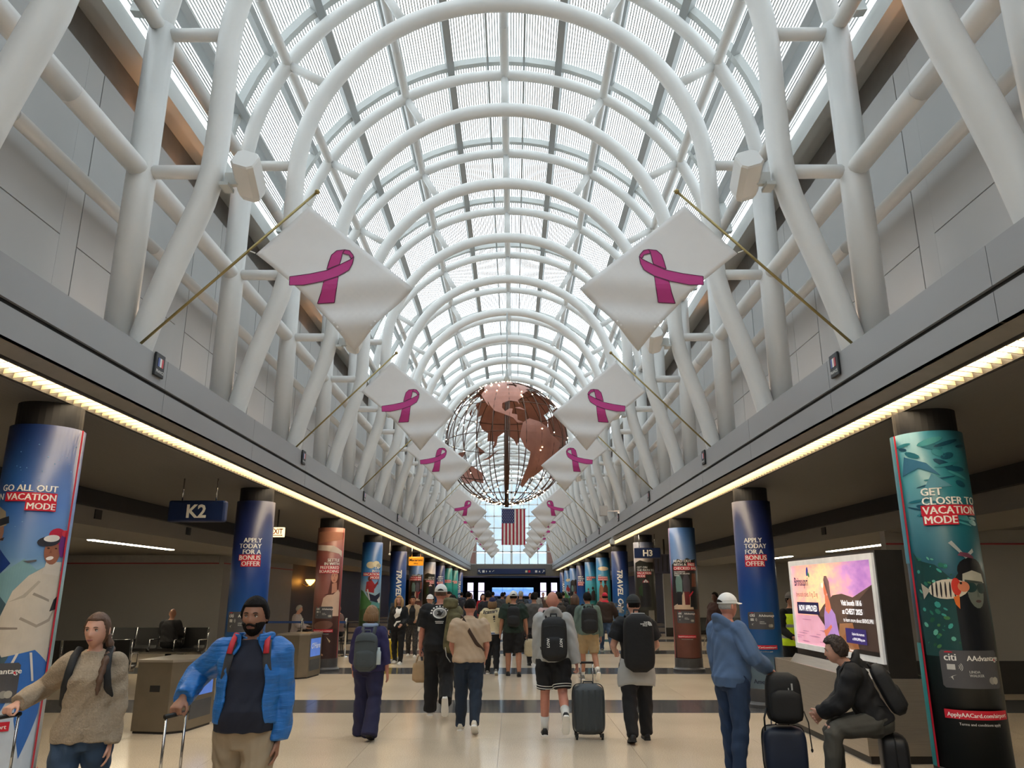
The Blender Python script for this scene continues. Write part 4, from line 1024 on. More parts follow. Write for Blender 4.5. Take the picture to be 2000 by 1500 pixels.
sy0, sy1, sz0, sz1 = ky0+.06, ky1-.07, .98, 2.17
fr = MB(); b_ = .07
for q in ((sy0, sz0, sy1, sz0+b_), (sy0, sz1-b_, sy1, sz1), (sy0, sz0+b_, sy0+b_, sz1-b_), (sy1-b_, sz0+b_, sy1, sz1-b_)):
    fr.box(sx0, q[0], q[1], sx0+.04, q[2], q[3])
obj('white_frame', fr, mat('white_frame', (226, 224, 220), .4, emit=.15), kk)
SW, SH = (sy1-sy0-2*b_), (sz1-sz0-2*b_)
def scr(fx, fy, k): return (sx0+.018-.0006*k, sy1-b_-fx*SW, sz1-b_-fy*SH)
def em(n, c, e=.85): return mat('lit_'+n, c, .4, var=.12, vscale=5, emit=e)
mb = MB().box(sx0+.02, sy0+b_-.005, sz0+b_-.005, sx0+.03, sy1-b_+.005, sz1-b_+.005)
lm = ramp_mat('lit_sunset', [(0, (150,100,160)), (.25, (186,130,176)), (.45, (220,160,150)), (.62, (240,190,140)), (.8, (230,160,140)), (1, (214,150,160))], 1, ky0, ky1, 3.2, .75, emit=.75, noise_stretch=(1, 1, 2.2))
obj('lit_poster', mb, lm, kk)
KC = [0]
def kp(pts, m, nm='poster_picture'):
    KC[0] += 1; vf = flat_poly(pts, 0)
    me = MB().add(*mapped(vf, lambda a, b: scr(a, b, KC[0]))).mesh(nm); me.materials.append(m); inst(nm, me, kk)
def kt(tx, fx0, fx1, fy, fh, m, nm='poster_lettering', bold=.0):
    KC[0] += 1; vf = flat_text(tx, 1., bold, 0, 'LEFT', 0); w_ = max(v[0] for v in vf[0])
    me = MB().add(*mapped(vf, lambda a, b: scr(fx0+(fx1-fx0)*a/w_, fy-fh*b/.72, KC[0]))).mesh(nm); me.materials.append(m); inst(nm, me, kk)
kp([(0,.64),(.62,.62),(.62,1),(0,1)], em('sea', (206,150,166), .6)); pass
random.seed(3)
for i in range(14):
    a, b = random.uniform(.02,.5), random.uniform(.68,.97); kp(ell(a, b, random.uniform(.03,.08), .006, n=8), em('wave', (178,120,146), .5))
kp([(.33,.62),(.42,.5),(.55,.38),(.66,.36),(.78,.4),(1,.26),(1,1),(.58,1),(.6,.7)], em('hill', (92,70,58), .45)); kp([(.70,.6),(.85,.42),(1,.26),(1,1),(.66,1)], em('dark_hill', (64,48,42), .4)); kp([(.6,.7),(.75,.68),(.62,.85),(.8,1),(.55,1)], em('sand', (150,104,70), .45))
kp([(.405,.97),(.42,.62),(.44,.52),(.5,.5),(.56,.6),(.575,.75),(.60,.98)], em('lilac_robe', (160,122,178), .6)); kp([(.445,.56),(.455,.38),(.5,.38),(.52,.54),(.48,.6)], em('warm_skin', (200,110,80), .6)); kp(ell(.472,.29,.026,.10,.1), em('warm_skin', (200,110,80), .6)); kp([(.455,.20),(.47,.15),(.50,.15),(.525,.22),(.53,.40),(.505,.44),(.497,.30),(.48,.21)], em('grey_hair', (120,90,84), .5)); kp(ell(.435,.26,.012,.03), em('sun_glow', (255,220,160), 1.2)); kp([(.40,.8),(.44,.78),(.5,.72),(.51,.75),(.42,.88)], em('warm_skin', (200,110,80), .6))
DKN = em('poster_navy', (32, 28, 70), .35); WHL = em('poster_white', (240, 236, 236), .8)
kp(ell(.245,.085,.016,.06,.1), em('leaf_blue', (50,60,140), .4)); kp(ell(.262,.125,.012,.035,-.2), em('leaf_green', (70,140,80), .4))
kt('Brinsupri', .04, .245, .26, .11, DKN, bold=.02); kt('(brensocatib) tablets, 10 mg, 25 mg', .05, .365, .40, .065, em('poster_dark', (60,44,56), .3))
kp([(.055,.47),(.365,.47),(.365,.62),(.055,.62)], DKN, 'poster_panel'); kt('NOW APPROVED', .08, .34, .58, .075, WHL, bold=.02)
kt('Visit booth 1816', .65, .875, .49, .06, WHL, bold=.02); kt('at CHEST 2025', .655, .875, .585, .06, WHL, bold=.02); kt('to learn more about BRINSUPRI', .66, .975, .67, .045, WHL)
kp([(.67,.74),(.89,.74),(.89,.90),(.67,.90)], em('poster_purple', (52,40,104), .4), 'poster_panel'); kt('Explore this treatment', .74, .87, .81, .03, WHL); kt('at BRINSUPRIhcp.com', .74, .87, .865, .03, WHL)
kp([(.78,.955),(1,.955),(1,1),(.78,1)], em('black_foot', (24,18,18), .2), 'poster_panel'); kt('Insmed', .70, .76, .99, .03, WHL)

# ================================================================== steel bins / charging stations (left)
def bin_unit(label, x, y, rz, txt):
    t = thing('recycling_station', label, 'recycling bin', (x, y, 0), rz)
    P = [(-.30,-.42),(.18,-.42),(.34,-.26),(.34,.42),(-.30,.42)]
    obj('body', MB().prism(P, .03, .86, 'z'), mat('bronze_steel', (128, 118, 102), .35, metal=.6, var=.06), t)
    Pt = [(a*1.03, b*1.03) for a, b in P]
    obj('top', MB().prism(Pt, .86, .89, 'z'), M_STEEL, t); obj('plinth', MB().prism([(a*.95, b*.95) for a, b in P], 0, .03, 'z'), M_SKIRT, t)
    obj('slot', MB().bbox(-.10, -.426, .50, .04, -.415, .58, .004), M_BLACK, t)
    d = Vector((.16, .16)).normalized(); n_ = Vector((d.y, -d.x))
    p0, p1 = Vector((.18, -.42)), Vector((.34, -.26))
    # lit panel on the inner side
    obj('screen', MB().box(.34, -.18, .42, .348, .34, .78), mat('blue_panel', (70, 104, 176), .3, emit=.5), t)
    vf = flat_text(txt, .16, .003, .2, 'CENTER', 0); me = MB().add(*mapped(vf, lambda a, b: (.3495, .08+a, .58+b))).mesh('lettering'); me.materials.append(M_LETTER); inst('lettering', me, t)
    obj('lower_panel', MB().box(.34, -.18, .14, .346, .34, .36), mat('charcoal_panel', (70, 72, 76), .35), t)
bin_unit('bronze steel recycling station in front of the K2 column, behind the man in blue', -4.36, 10.85, rad(-8), "O'Hare")
bin_unit('bronze steel recycling station in front of the portrait column', -4.42, 17.1, rad(-8), "O'Hare")

# ================================================================== beam seating
M_SEATB = mat('black_seat_leather', (20, 20, 22), .35, bump=.08, bscale=14)
def seat_row(x, y, rz, n, label, group):
    t = thing('gate_bench', label, 'bench seating', (x, y, 0), rz, group)
    W_ = .58
    obj('beam', MB().box(-n*W_/2, -.03, .32, n*W_/2, .05, .38), M_CHROME, t)
    for i in range(n):
        cx = -n*W_/2 + W_*(i+.5)
        mb = MB(); hw = .26
        prof = [(-.24,.44),(.0,.41),(.2,.42),(.27,.46),(.27,.40),(.2,.37),(0,.36),(-.24,.38)]
        mb.prism([(a, b) for a, b in prof], cx-hw, cx+hw, 'x'); obj('seat', mb, M_SEATB, t)
        mb = MB(); prof = [(-.22,.42),(-.26,.5),(-.33,.9),(-.37,.9),(-.31,.48),(-.27,.40)]
        mb.prism(prof, cx-hw, cx+hw, 'x'); obj('backrest', mb, M_SEATB, t)
    for i in range(n+1):
        cx = -n*W_/2 + W_*i
        obj('armrest', MB().tube([(cx, -.3, .36), (cx, -.29, .64), (cx, .2, .64), (cx, .2, .40)], .016, 8).tube([(cx, -.36, .9), (cx, -.27, .42)], .014, 8), M_CHROME, t, True)
    for s_ in (-1, 1):
        cx = s_*(n*W_/2-.35)
        obj('leg', MB().tube([(cx, -.34, .02), (cx, 0, .34), (cx, .34, .02)], .022, 8), M_CHROME, t, True)
seat_row(-7.7, 14.7, rad(12), 3, 'black leather beam seats with chrome arms beside the recycling station, K2 gate', 'beam seating, K2 gate')
seat_row(-10.3, 15.4, rad(12), 4, 'black leather beam seats with chrome arms further into the K2 gate', 'beam seating, K2 gate')
seat_row(-8.4, 19.0, rad(180), 4, 'black leather beam seats facing the partition wall, K2 gate', 'beam seating, K2 gate')
seat_row(7.4, 22.5, rad(170), 4, 'black beam seats in the H gate beyond the walkers column', 'beam seating, H gate')
seat_row(7.0, 26.2, rad(180), 3, 'black beam seats close to the pale far wall, H gate', 'beam seating, H gate')
# wall sconces and restaurant furniture
M_SCON = mat('amber_glass', (255, 170, 70), .4, emit=9, var=.05)
for x, y in ((-8.98, 34.4), (-8.98, 38.6)):
    t = thing('sconce_lamp', 'amber glass wall sconce on the dark restaurant wall', 'wall lamp', (x, y, 2.15), 0, 'amber sconces in the restaurant')
    obj('bowl', MB().lathe([(.02, -.16), (.14, -.05), (.22, .08), (.2, .1)], 16, (.22, 0, 0)), M_SCON, t, True); obj('arm', MB().tube([(-.12, 0, -.1), (.08, 0, -.2), (.22, 0, -.14)], .02, 8), M_BRASS, t, True)
def cafe_table(x, y, lab):
    t = thing('cafe_table', lab, 'table', (x, y, 0))
    obj('table_top', MB().lathe([(.36, .72), (.37, .735), (.36, .75)], 24), M_BROWN, t); obj('leg', MB().tube([(0, 0, .03), (0, 0, .73)], .035, 10), M_BLACK, t, True); obj('foot', MB().lathe([(.25, 0), (.24, .02), (.04, .05)], 20), M_BLACK, t)
cafe_table(-5.68, 23.72, 'dark round cafe table with two seated diners past the portrait column')
cafe_table(-5.6, 27.6, 'dark round cafe table beyond the zip line column')
def stanchion(x, y):
    t = thing('belt_barrier', 'steel belt barrier post with blue belt in front of the restaurant', 'barrier', (x, y, 0), 0, 'belt barriers in front of the restaurant')
    obj('post', MB().lathe([(.03, 0), (.03, 1.0), (.02, 1.02)], 12), M_CHROME, t, True); obj('foot', MB().lathe([(.17, 0), (.16, .02), (.03, .04)], 20), M_CHROME, t); obj('belt', MB().box(-1.2, -.01, .88, -.03, .01, .94), dmat((40, 70, 130)), t)
stanchion(-4.55, 22.4); stanchion(-5.8, 22.4)
# ================================================================== PEOPLE
BAKE = []          # (object, wrinkle amplitude, seed)
M_SKIN = {'pale': mat('skin_pale', (206, 156, 134), .55, var=.08, vscale=14), 'tan': mat('skin_tan', (176, 124, 98), .55, var=.08, vscale=14),
          'brown': mat('skin_brown', (150, 106, 84), .55, var=.08, vscale=14), 'ruddy': mat('skin_ruddy', (196, 132, 112), .55, var=.08, vscale=14), 'dark': mat('skin_dark', (84, 56, 46), .55, var=.08, vscale=14)}
def fabric(name, c, bump=.25, bscale=9, rough=.85, var=.10): return mat('cloth_'+name, c, rough, var=var, vscale=5, bump=bump, bscale=bscale)
V = Vector
def g2(x, z, cx, cz, sx, sz): return math.exp(-((x-cx)/sx)**2 - ((z-cz)/sz)**2)
def head_pt(th, ph, female=False):
    """th: azimuth from +Y (front) towards +X, ph: elevation; returns head-local point"""
    dx, dy, dz = math.sin(th)*math.cos(ph), math.cos(th)*math.cos(ph), math.sin(ph)
    x, y, z = .077*dx, .098*dy, .118*dz
    t = max(0., -z/.118)
    x *= 1 - (.30 if female else .22)*t**1.4
    if y < 0:
        y *= 1 - .35*t; y *= 1.0 + .06*max(0, dz)
    else:
        y *= .94
        y += .016*t**2*(1 if abs(x) < .05 else .5)      # chin forward
        fr = max(0., dy)**1.5
        y += fr*(.005*g2(x, z, 0, .022, .05, .010) - .011*(g2(x, z, -.031, .004, .016, .011) + g2(x, z, .031, .004, .016, .011)))
        y += fr*(.026*math.exp(-(x/(.009+.006*max(0, (.01-z)/.05)))**2)*(max(0., min(1., (.016-z)/.048)) if z > -.036 else max(0., 1-(-.036-z)/.011)))
        y += fr*(.006*g2(x, z, 0, -.062, .022, .006) + .006*g2(x, z, 0, -.076, .019, .006) + .004*(g2(x, z, -.042, -.03, .018, .02) + g2(x, z, .042, -.03, .018, .02)))
        y += fr*.006*g2(x, z, 0, -.102, .02, .014)
    return V((x, y, z))
def head_grid(fn, nth=40, nph=30):
    rings = []
    for i in range(nph+1):
        ph = -PI/2 + PI*i/nph
        ph = max(-PI/2+.02, min(PI/2-.02, ph))
        rings.append([fn(2*PI*j/nth, ph) for j in range(nth)])
    return rings
def cap_shell(mask, thick, female=False, noise=0., seed=0, out=-.02):
    """shell hugging the head: thickness where mask>0, dipping under the skin elsewhere"""
    rnd = random.Random(seed); fz = [rnd.uniform(0, 6) for _ in range(4)]
    def fn(th, ph):
        p = head_pt(th, ph, female); m = mask(p, th, ph)
        k = max(0., min(1., m))
        # hair ignores the nose
        nrm = V((p.x/.077**2, p.y/.098**2, p.z/.118**2)).normalized()
        t = out + (thick-out)*k
        if noise and k > .5: t += noise*(math.sin(9*th+fz[0]+5*ph) * math.sin(13*ph+fz[1]+3*th) + .6*math.sin(23*th+fz[2])*math.sin(19*ph+fz[3]))
        return p + nrm*t
    return head_grid(fn, 56, 42)
def m_short(hl=.058, nape=-.045, side=-.01):
    def f(p, th, ph):
        c = math.cos(th)
        lim = hl if c > .55 else (side if c > -.05 else nape)
        if .55 >= c > .2: lim = hl + (side-hl)*((.55-c)/.35)
        elif .2 >= c > -.3: lim = side + (nape-side)*((.2-c)/.5)
        return (p.z-lim)/.012 + .5
    return f
def m_beard(p, th, ph):
    c = math.cos(th); s = abs(p.x)
    if c < .0: return -1
    top = -.030 - .02*max(0, c-.6) if s > .03 else -.044
    if s < .028 and -.080 < p.z < -.054: return -1 if s < .02 else .2
    return (top-p.z)/.010 + .3
def hand_mesh(mb, M, side, curl=.35, thumb_out=.6, spread=.06, s=1.):
    """hand in frame M: origin wrist, -Z along the hand, +Y palm normal, +X towards the thumb side"""
    mb.loft([[M @ V((s*(x0*math.cos(a)), s*(y0*math.sin(a)), -s*z)) for a in [2*PI*j/12 for j in range(12)]] for z, x0, y0 in ((-.02, .026, .019), (.01, .029, .018), (.045, .040, .016), (.085, .043, .0145), (.098, .040, .011))])
    for i, (x, L) in enumerate(((.031, .070), (.010, .079), (-.011, .073), (-.031, .056))):
        pts = [V((x*.9, 0, -.075))]; a = curl*.35; d = V((math.sin(spread*(1.5-i)*.6), 0, 0)); p = V((x, .0, -.092)); pts.append(p)
        for seg, f in enumerate((.45, .32, .23)):
            a += curl*(1.0 if seg else .75)
            p = p + V((d.x*L*f, math.sin(a)*L*f, -math.cos(a)*L*f)); pts.append(p)
        mb.tube([M @ (q*s) for q in pts], [s*.0095, s*.0095, s*.0088, s*.008, s*.0068], 8)
    a = thumb_out
    p = [V((.020, .004, -.02)), V((.020+.030*math.sin(a)+.008, .010, -.045)), V((.028+.055*math.sin(a), .018+.01*curl, -.075)), V((.030+.06*math.sin(a)*(.9-.3*curl), .026+.02*curl, -.100))]
    mb.tube([M @ (q*s) for q in p], [s*.014, s*.0125, s*.0105, s*.008], 8)

def frame(z_axis, y_hint):
    z = z_axis.normalized(); y = (y_hint - z*y_hint.dot(z))
    if y.length < 1e-4: y = z.orthogonal()
    y.normalize(); x = y.cross(z)
    return Matrix((x, y, z)).transposed()

def person(label, x, y, face, H=1.72, female=False, skin='pale', legs=((8, 8, 0), (-10, 18, 0)), arms=(None, None), lean=0., head=(0., 0.), vox=.012,
           top=None, bottom=None, shoes=None, hair=None, cap=None, build=1.0, seat=None, eyes=False, group=None, sway=0., curl=(.35, .35), roll=0., belly=0.):
    """face: heading in degrees, 0 walks away from the camera (+Y). legs: (thigh, knee, foot) pitch for left,right. arms: (pitch, abduct, elbow, inward) or ('ik', (x,y,z), hint)
       top: dict(mat, kind, sleeve, hem, loose); bottom: dict(mat, end, loose, flare)"""
    s = H/1.72; bw = build
    root = thing('person', label, 'person', (x, y, 0), rad(face), group)
    L = rad(lean); hipz = .90
    def U(p):       # upper-body lean about the hips
        p = V(p)*s; q = p - V((0, 0, hipz*s)); c, sn = math.cos(L), math.sin(L)
        return V((q.x + sway*q.z, q.y*c + q.z*sn, q.z*c - q.y*sn)) + V((0, 0, hipz*s))
    J = {}
    hw = .085 if not female else .085
    for i, sd in ((0, -1), (1, 1)):
        th, kn, ft = legs[i][:3]; sp = legs[i][3] if len(legs[i]) > 3 else 3
        th, kn = rad(th), rad(kn)
        h = V((sd*hw*s, 0, hipz*s)); sx = sd*math.sin(rad(sp))
        k = h + V((sx, math.sin(th), -math.cos(th))).normalized()*.42*s
        a = k + V((sx*.3, math.sin(th-kn), -math.cos(th-kn))).normalized()*.405*s
        J[i] = (h, k, a, rad(ft))
    # ankle sits .075 above the sole
    low = min(J[i][2].z - .075*s - .14*s*max(0, math.sin(-J[i][3])) for i in (0, 1))
    dz = -low if seat is None else seat - hipz*s + .09*s
    sh = V((0, 0, dz))
    legsJ = {i: tuple(j + sh for j in J[i][:3]) + (J[i][3],) for i in J}
    def UU(p): return U(p) + sh
    shx = (.163 if not female else .146)*(.5+.5*bw); J['L'] = L
    A = {}
    for i, sd in ((0, -1), (1, 1)):
        S = UU((sd*shx, -.012, 1.372))
        spec = arms[i] if arms[i] is not None else (4, 10, 14, 0)
        if spec[0] == 'ik':
            Wp = V(spec[1]); hint = V(spec[2]) if len(spec) > 2 else V((sd*.4, -.6, -.7)); l1, l2 = .285*s, .255*s
            d = Wp - S; D = min(d.length, (l1+l2)*.999); dn = d.normalized(); Wp = S + dn*D
            ca = (l1*l1 + D*D - l2*l2)/(2*l1*D); ca = max(-1, min(1, ca)); hh = (hint - dn*hint.dot(dn)).normalized()
            E = S + dn*(l1*ca) + hh*(l1*math.sqrt(1-ca*ca))
        else:
            p, ab, el, inn = (rad(q) for q in spec)
            d1 = V((sd*math.sin(ab), math.sin(p)*math.cos(ab), -math.cos(p)*math.cos(ab)))
            E = S + d1*.285*s; p2 = p + el
            d2 = V((sd*math.sin(ab*.5-inn), math.sin(p2)*math.cos(ab*.5-inn), -math.cos(p2)*math.cos(ab*.5-inn))); Wp = E + d2*.255*s
        A[i] = (S, E, Wp)
    neck = UU((0, -.012, 1.44)); hd = UU((0, .018, 1.592))
    HM = Matrix.Translation(hd) @ Euler((rad(head[1]) - L*.55, rad(roll), rad(head[0])), 'XYZ').to_matrix().to_4x4() @ Matrix.Scale(s*.985, 4)
    J['head'] = HM; J['arms'] = A; J['legs'] = legsJ; J['UU'] = UU; J['s'] = s; J['root'] = root; J['hand'] = {}
    # torso rings z, half width, half depth, y offset
    if female: TR = [(.80,.10,.085,0),(.86,.158,.108,-.008),(.93,.172,.118,-.012),(1.0,.152,.10,-.002),(1.08,.128,.09,.004),(1.18,.138,.102,.010),(1.27,.142,.122,.018),(1.33,.138,.108,.004),(1.38,.108,.084,-.012),(1.42,.074,.064,-.014),(1.455,.052,.054,-.014)]
    else: TR = [(.80,.10,.088,0),(.86,.152,.108,-.008),(.93,.162,.116,-.010),(1.0,.152,.106,0),(1.08,.148,.104,.006),(1.18,.158,.112,.008),(1.28,.160,.120,.008),(1.34,.155,.108,-.004),(1.385,.125,.088,-.014),(1.425,.084,.070,-.016),(1.46,.060,.060,-.014)]
    TR = [(z, a*bw, b*bw + belly*math.exp(-((z-1.05)/.12)**2)*.6, c + belly*math.exp(-((z-1.05)/.12)**2)*.5) for z, a, b, c in TR]
    def ring(z, a, b, c, n=20, pw=2.4):
        o = []
        for j in range(n):
            t = 2*PI*j/n; ct, st = math.cos(t), math.sin(t)
            o.append(UU((a*math.copysign(abs(ct)**(2/pw), ct), c + b*math.copysign(abs(st)**(2/pw), st), z)))
        return o
    AR = [.052, .050, .046, .041, .040, .034, .027]
    if female: AR = [r*.9 for r in AR]
    AR = [r*(.4+.6*bw) for r in AR]
    def arm_pts(i):
        S, E, Wp = A[i]; return [S, S.lerp(E, .3), S.lerp(E, .7), E, E.lerp(Wp, .25), E.lerp(Wp, .6), Wp]
    LR = [.092, .084, .064, .056, .058, .046, .036]
    LR = [r*(.4+.6*bw) for r in LR]
    def leg_pts(i):
        h, k, a, f = legsJ[i]; return [h.lerp(k, .06), h.lerp(k, .35), h.lerp(k, .8), k, k.lerp(a, .3), k.lerp(a, .7), a]
    # ---- body: one continuous figure
    mb = MB()
    mb.loft([ring(*t) for t in TR])
    mb.tube([UU((0, -.02, 1.40)), neck, HM @ V((0, -.012, -.07)), HM @ V((0, -.012, -.02))], [.062*s, .055*s*(1 if not female else .88), .053*s*(1 if not female else .86), .05*s], 14)
    mb.loft([[HM @ p for p in r] for r in head_grid(lambda th, ph: head_pt(th, ph, female))])
    for sd in (-1, 1):
        mb.loft([[HM @ V((sd*(.072+e), -.008 + .017*q*math.cos(a) - .1*e, -.004 + .031*q*math.sin(a))) for a in [2*PI*j/10 for j in range(10)]] for e, q in ((0, .7), (.006, .95), (.013, 1.0), (.017, .8))])
    for i in (0, 1):
        sd = -1 if i == 0 else 1
        P = arm_pts(i); mb.tube([UU((sd*.085*bw, -.012, 1.378))] + P, [.045*s] + [r*s for r in AR], 12)
        d = (P[-1]-P[-3]).normalized(); inward = V((-sd, .15, 0))
        if arms[i] is not None and arms[i][0] == 'ik' and len(arms[i]) > 3: inward = V(arms[i][3])
        R = frame(-d, inward)
        if (R @ V((1, 0, 0))).y < 0: R = R @ Matrix(((-1,0,0),(0,1,0),(0,0,1)))
        HMx = Matrix.Translation(P[-1]) @ R.to_4x4()
        hand_mesh(mb, HMx, sd, curl=curl[i], s=s*(1 if not female else .92)); J['hand'][i] = HMx
        Q = leg_pts(i); mb.tube(Q, [r*s for r in LR], 14)
        h, k, a, f = legsJ[i]
        fd = V((0, math.cos(f), math.sin(f))); up = V((0, -math.sin(f), math.cos(f)))
        mb.tube([a - fd*.05*s - up*.04*s, a + fd*.02*s - up*.035*s, a + fd*.10*s - up*.05*s, a + fd*.165*s - up*.058*s], [.03*s, (.034*s, .036*s), (.024*s, .040*s), (.014*s, .03*s)], 10, ref=(0, 0, 1))
    def baked(nm, mb, m, amp=0., v=None, parent=root, seed=0, sm=4):
        o = obj(nm, mb, m, parent, True)
        md = o.modifiers.new('fuse', 'REMESH'); md.mode = 'VOXEL'; md.voxel_size = v or vox; md.use_smooth_shade = True
        md = o.modifiers.new('soften', 'SMOOTH'); md.factor = .5; md.iterations = sm
        BAKE.append((o, amp, seed)); return o
    baked('body', mb, M_SKIN[skin], 0, vox, sm=2)
    J['top_obj'] = None
    # ---- trousers / shorts
    if bottom:
        lo = bottom.get('loose', .014); end = bottom.get('end', 1.0); fl = bottom.get('flare', 0.)
        mb = MB()
        mb.loft([ring(z, a+.012+min(lo, .02)*.5, b+.012+min(lo, .02)*.4, c) for z, a, b, c in TR if z <= bottom.get('waist', 1.0)+.001])
        for i in (0, 1):
            h, k, a, f = legsJ[i]
            pts, rs = [], []
            N = 9
            for j in range(N+1):
                t = end*j/N
                if t <= .5: p = h.lerp(k, t/.5)
                else: p = k.lerp(a, (t-.5)/.5)
                r = np.interp(t, [0, .18, .4, .5, .65, .85, 1.0], LR)
                pts.append(p); rs.append((r + lo + fl*max(0, t-.45)*2 + (.006 if j % 2 else 0))*s)
            if end >= .99: pts.append(a + (a-k).normalized()*(.03+bottom.get('drop', 0.))*s); rs.append(rs[-1]*1.04)
            if bottom.get('cuff'): rs[-1] *= .72; rs[-2] *= 1.05
            mb.tube(pts, rs, 14)
        J['bottom_obj'] = baked(bottom.get('name', 'trousers'), mb, bottom['mat'], .006, v=vox*1.15, seed=3)
    # ---- top
    if top:
        lo = top.get('loose', .012); hem = top.get('hem', .93); sl = top.get('sleeve', 1.0); kind = top.get('kind', 'shirt')
        def trg(z):
            zs_ = [t[0] for t in TR]; return tuple(np.interp(z, zs_, [t[q] for t in TR]) for q in (1, 2, 3))
        zz = [hem] + [z for z in (.93, .98, 1.03, 1.08, 1.14, 1.2, 1.27, 1.33, 1.375, 1.415, 1.45) if z > hem+.02]
        mb = MB()
        fl_ = top.get('flare', 0.)
        if kind == 'open':
            op = top.get('open', .55)
            rings = []
            for z in zz + [1.485]:
                a, b, c = trg(min(z, 1.44)); a += lo + fl_*(1.1-min(z, 1.1)); b += lo*1.1 + fl_*(1.1-min(z, 1.1))
                if z > 1.42: a += .012; b += .010
                w_ = op*(.75 if z > 1.36 else 1.)*(1 + .6*max(0, 1.2-z))
                arc = [PI/2 + w_ + (2*PI-2*w_)*j/22 for j in range(23)]
                outr = [UU((a*math.cos(t), c + b*math.sin(t), z)) for t in arc]
                inr = [UU(((a-.020)*math.cos(t), c + (b-.020)*math.sin(t), z)) for t in arc]
                rings.append(outr + inr[::-1])
            mb.loft(rings)
        else:
            mb.loft([ring(z, trg(z)[0]+lo+fl_*max(0, 1.15-z), trg(z)[1]+lo+fl_*max(0, 1.15-z), trg(z)[2]) for z in zz])
        for i in (0, 1):
            sd = -1 if i == 0 else 1
            P = arm_pts(i); ks = [0, .15, .35, .5, .62, .8, 1.0]
            r0 = (AR[0] + lo*.9 + top.get('sl_loose', .004))*s
            mb.tube([UU((sd*.07*bw, -.012, 1.368)), A[i][0]], [(.046+lo*.6)*s, r0*.94], 14)
            mb.ball(A[i][0], r0*.97, 14, 10)
            pts, rs = [], []
            N = 9
            for j in range(N+1):
                t = sl*j/N; S, E, Wp = A[i]
                p = S.lerp(E, t/.5) if t <= .5 else E.lerp(Wp, (t-.5)/.5)
                r = np.interp(t, ks, AR) + lo*(.9 if sl > .6 else 1.3) + top.get('sl_loose', .004) + (.004 if j % 2 else 0)
                pts.append(p); rs.append(r*s)
            if sl > .95: rs[-1] *= .92
            mb.tube(pts, rs, 14)
        if kind == 'hoodie':      # folded hood behind the neck
            for q in range(3):
                mb.tube([UU((.105*math.cos(t)*(1-.08*q), -.035 - .085*math.sin(t) - .012*q, 1.43 + .028*q - .05*math.cos(t)**2 + .02*math.sin(t))) for t in [PI*j/10 for j in range(11)]], [.03*s]*11, 10)
            mb.ball(UU((0, -.105, 1.40)), (.085*s, .05*s, .065*s), 14, 10)
        if kind in ('shirt', 'open') and top.get('collar'):
            mb.tube([UU((.068*math.cos(t), -.014 + .066*math.sin(t), 1.455 + .012*math.sin(-t))) for t in [PI*.62 + 1.76*PI*j/14 for j in range(15)]], [(.028*s, .011*s)]*15, 8, ref=(0, 0, 1))
        if kind == 'crew':
            mb.tube([UU((.066*math.cos(t), -.012 + .066*math.sin(t), 1.446 - .012*math.sin(t))) for t in [2*PI*j/18 for j in range(18)]], .012*s, 8, closed=True)
        J['top_obj'] = baked(top.get('name', {'hoodie': 'hoodie', 'open': 'jacket', 'crew': 'sweater'}.get(kind, 'shirt')), mb, top['mat'], top.get('wrinkle', .006), v=vox*1.15, seed=1)
        if top.get('under'):
            mb = MB().loft([ring(z, trg(z)[0]+(.032 if z < 1.02 else .012), trg(z)[1]+(.042 if z < 1.08 else .012), trg(z)[2]) for z in [.90, .95] + [q for q in zz if q > .97]])
            baked('undershirt', mb, top['under'], .004, v=vox*1.2, seed=2)
    # ---- shoes
    if shoes:
        for i in (0, 1):
            h, k, a, f = legsJ[i]
            fd = V((0, math.cos(f), math.sin(f))); up = V((0, -math.sin(f), math.cos(f))); rt = V((1, 0, 0)); q = s*(1 if not female else .93)
            def sec(t, w_, h0, h1): return [a + fd*t*q + rt*(w_*cx*q) + up*((h0 + (h1-h0)*hz)*q - .075*q) for cx, hz in ((-1,0),(-1.02,.35),(-.9,.7),(-.5,1),(.5,1),(.9,.7),(1.02,.35),(1,0))]
            mb = MB().loft([sec(-.075, .028, .006, .07), sec(-.06, .036, .0, .085), sec(-.01, .040, 0, .095), sec(.05, .042, 0, .075), sec(.11, .046, 0, .055), sec(.165, .04, .002, .042), sec(.19, .024, .006, .03)])
            sh_o = obj('shoe', mb, shoes['mat'], root, True)
            mb = MB().loft([sec(-.08, .03, -.004, .02), sec(-.06, .040, -.004, .022), sec(.0, .042, -.002, .022), sec(.11, .049, -.004, .02), sec(.17, .042, -.002, .02), sec(.198, .024, .004, .018)])
            obj('sole', mb, shoes.get('sole', M_LETTER), sh_o)
            if shoes.get('sock'):
                mb = MB().tube([a - up*.02*s, a.lerp(k, .12), a.lerp(k, shoes.get('sock_h', .32))], [.046*s, .047*s, .055*s], 12); obj('sock', mb, shoes['sock'], root, True)
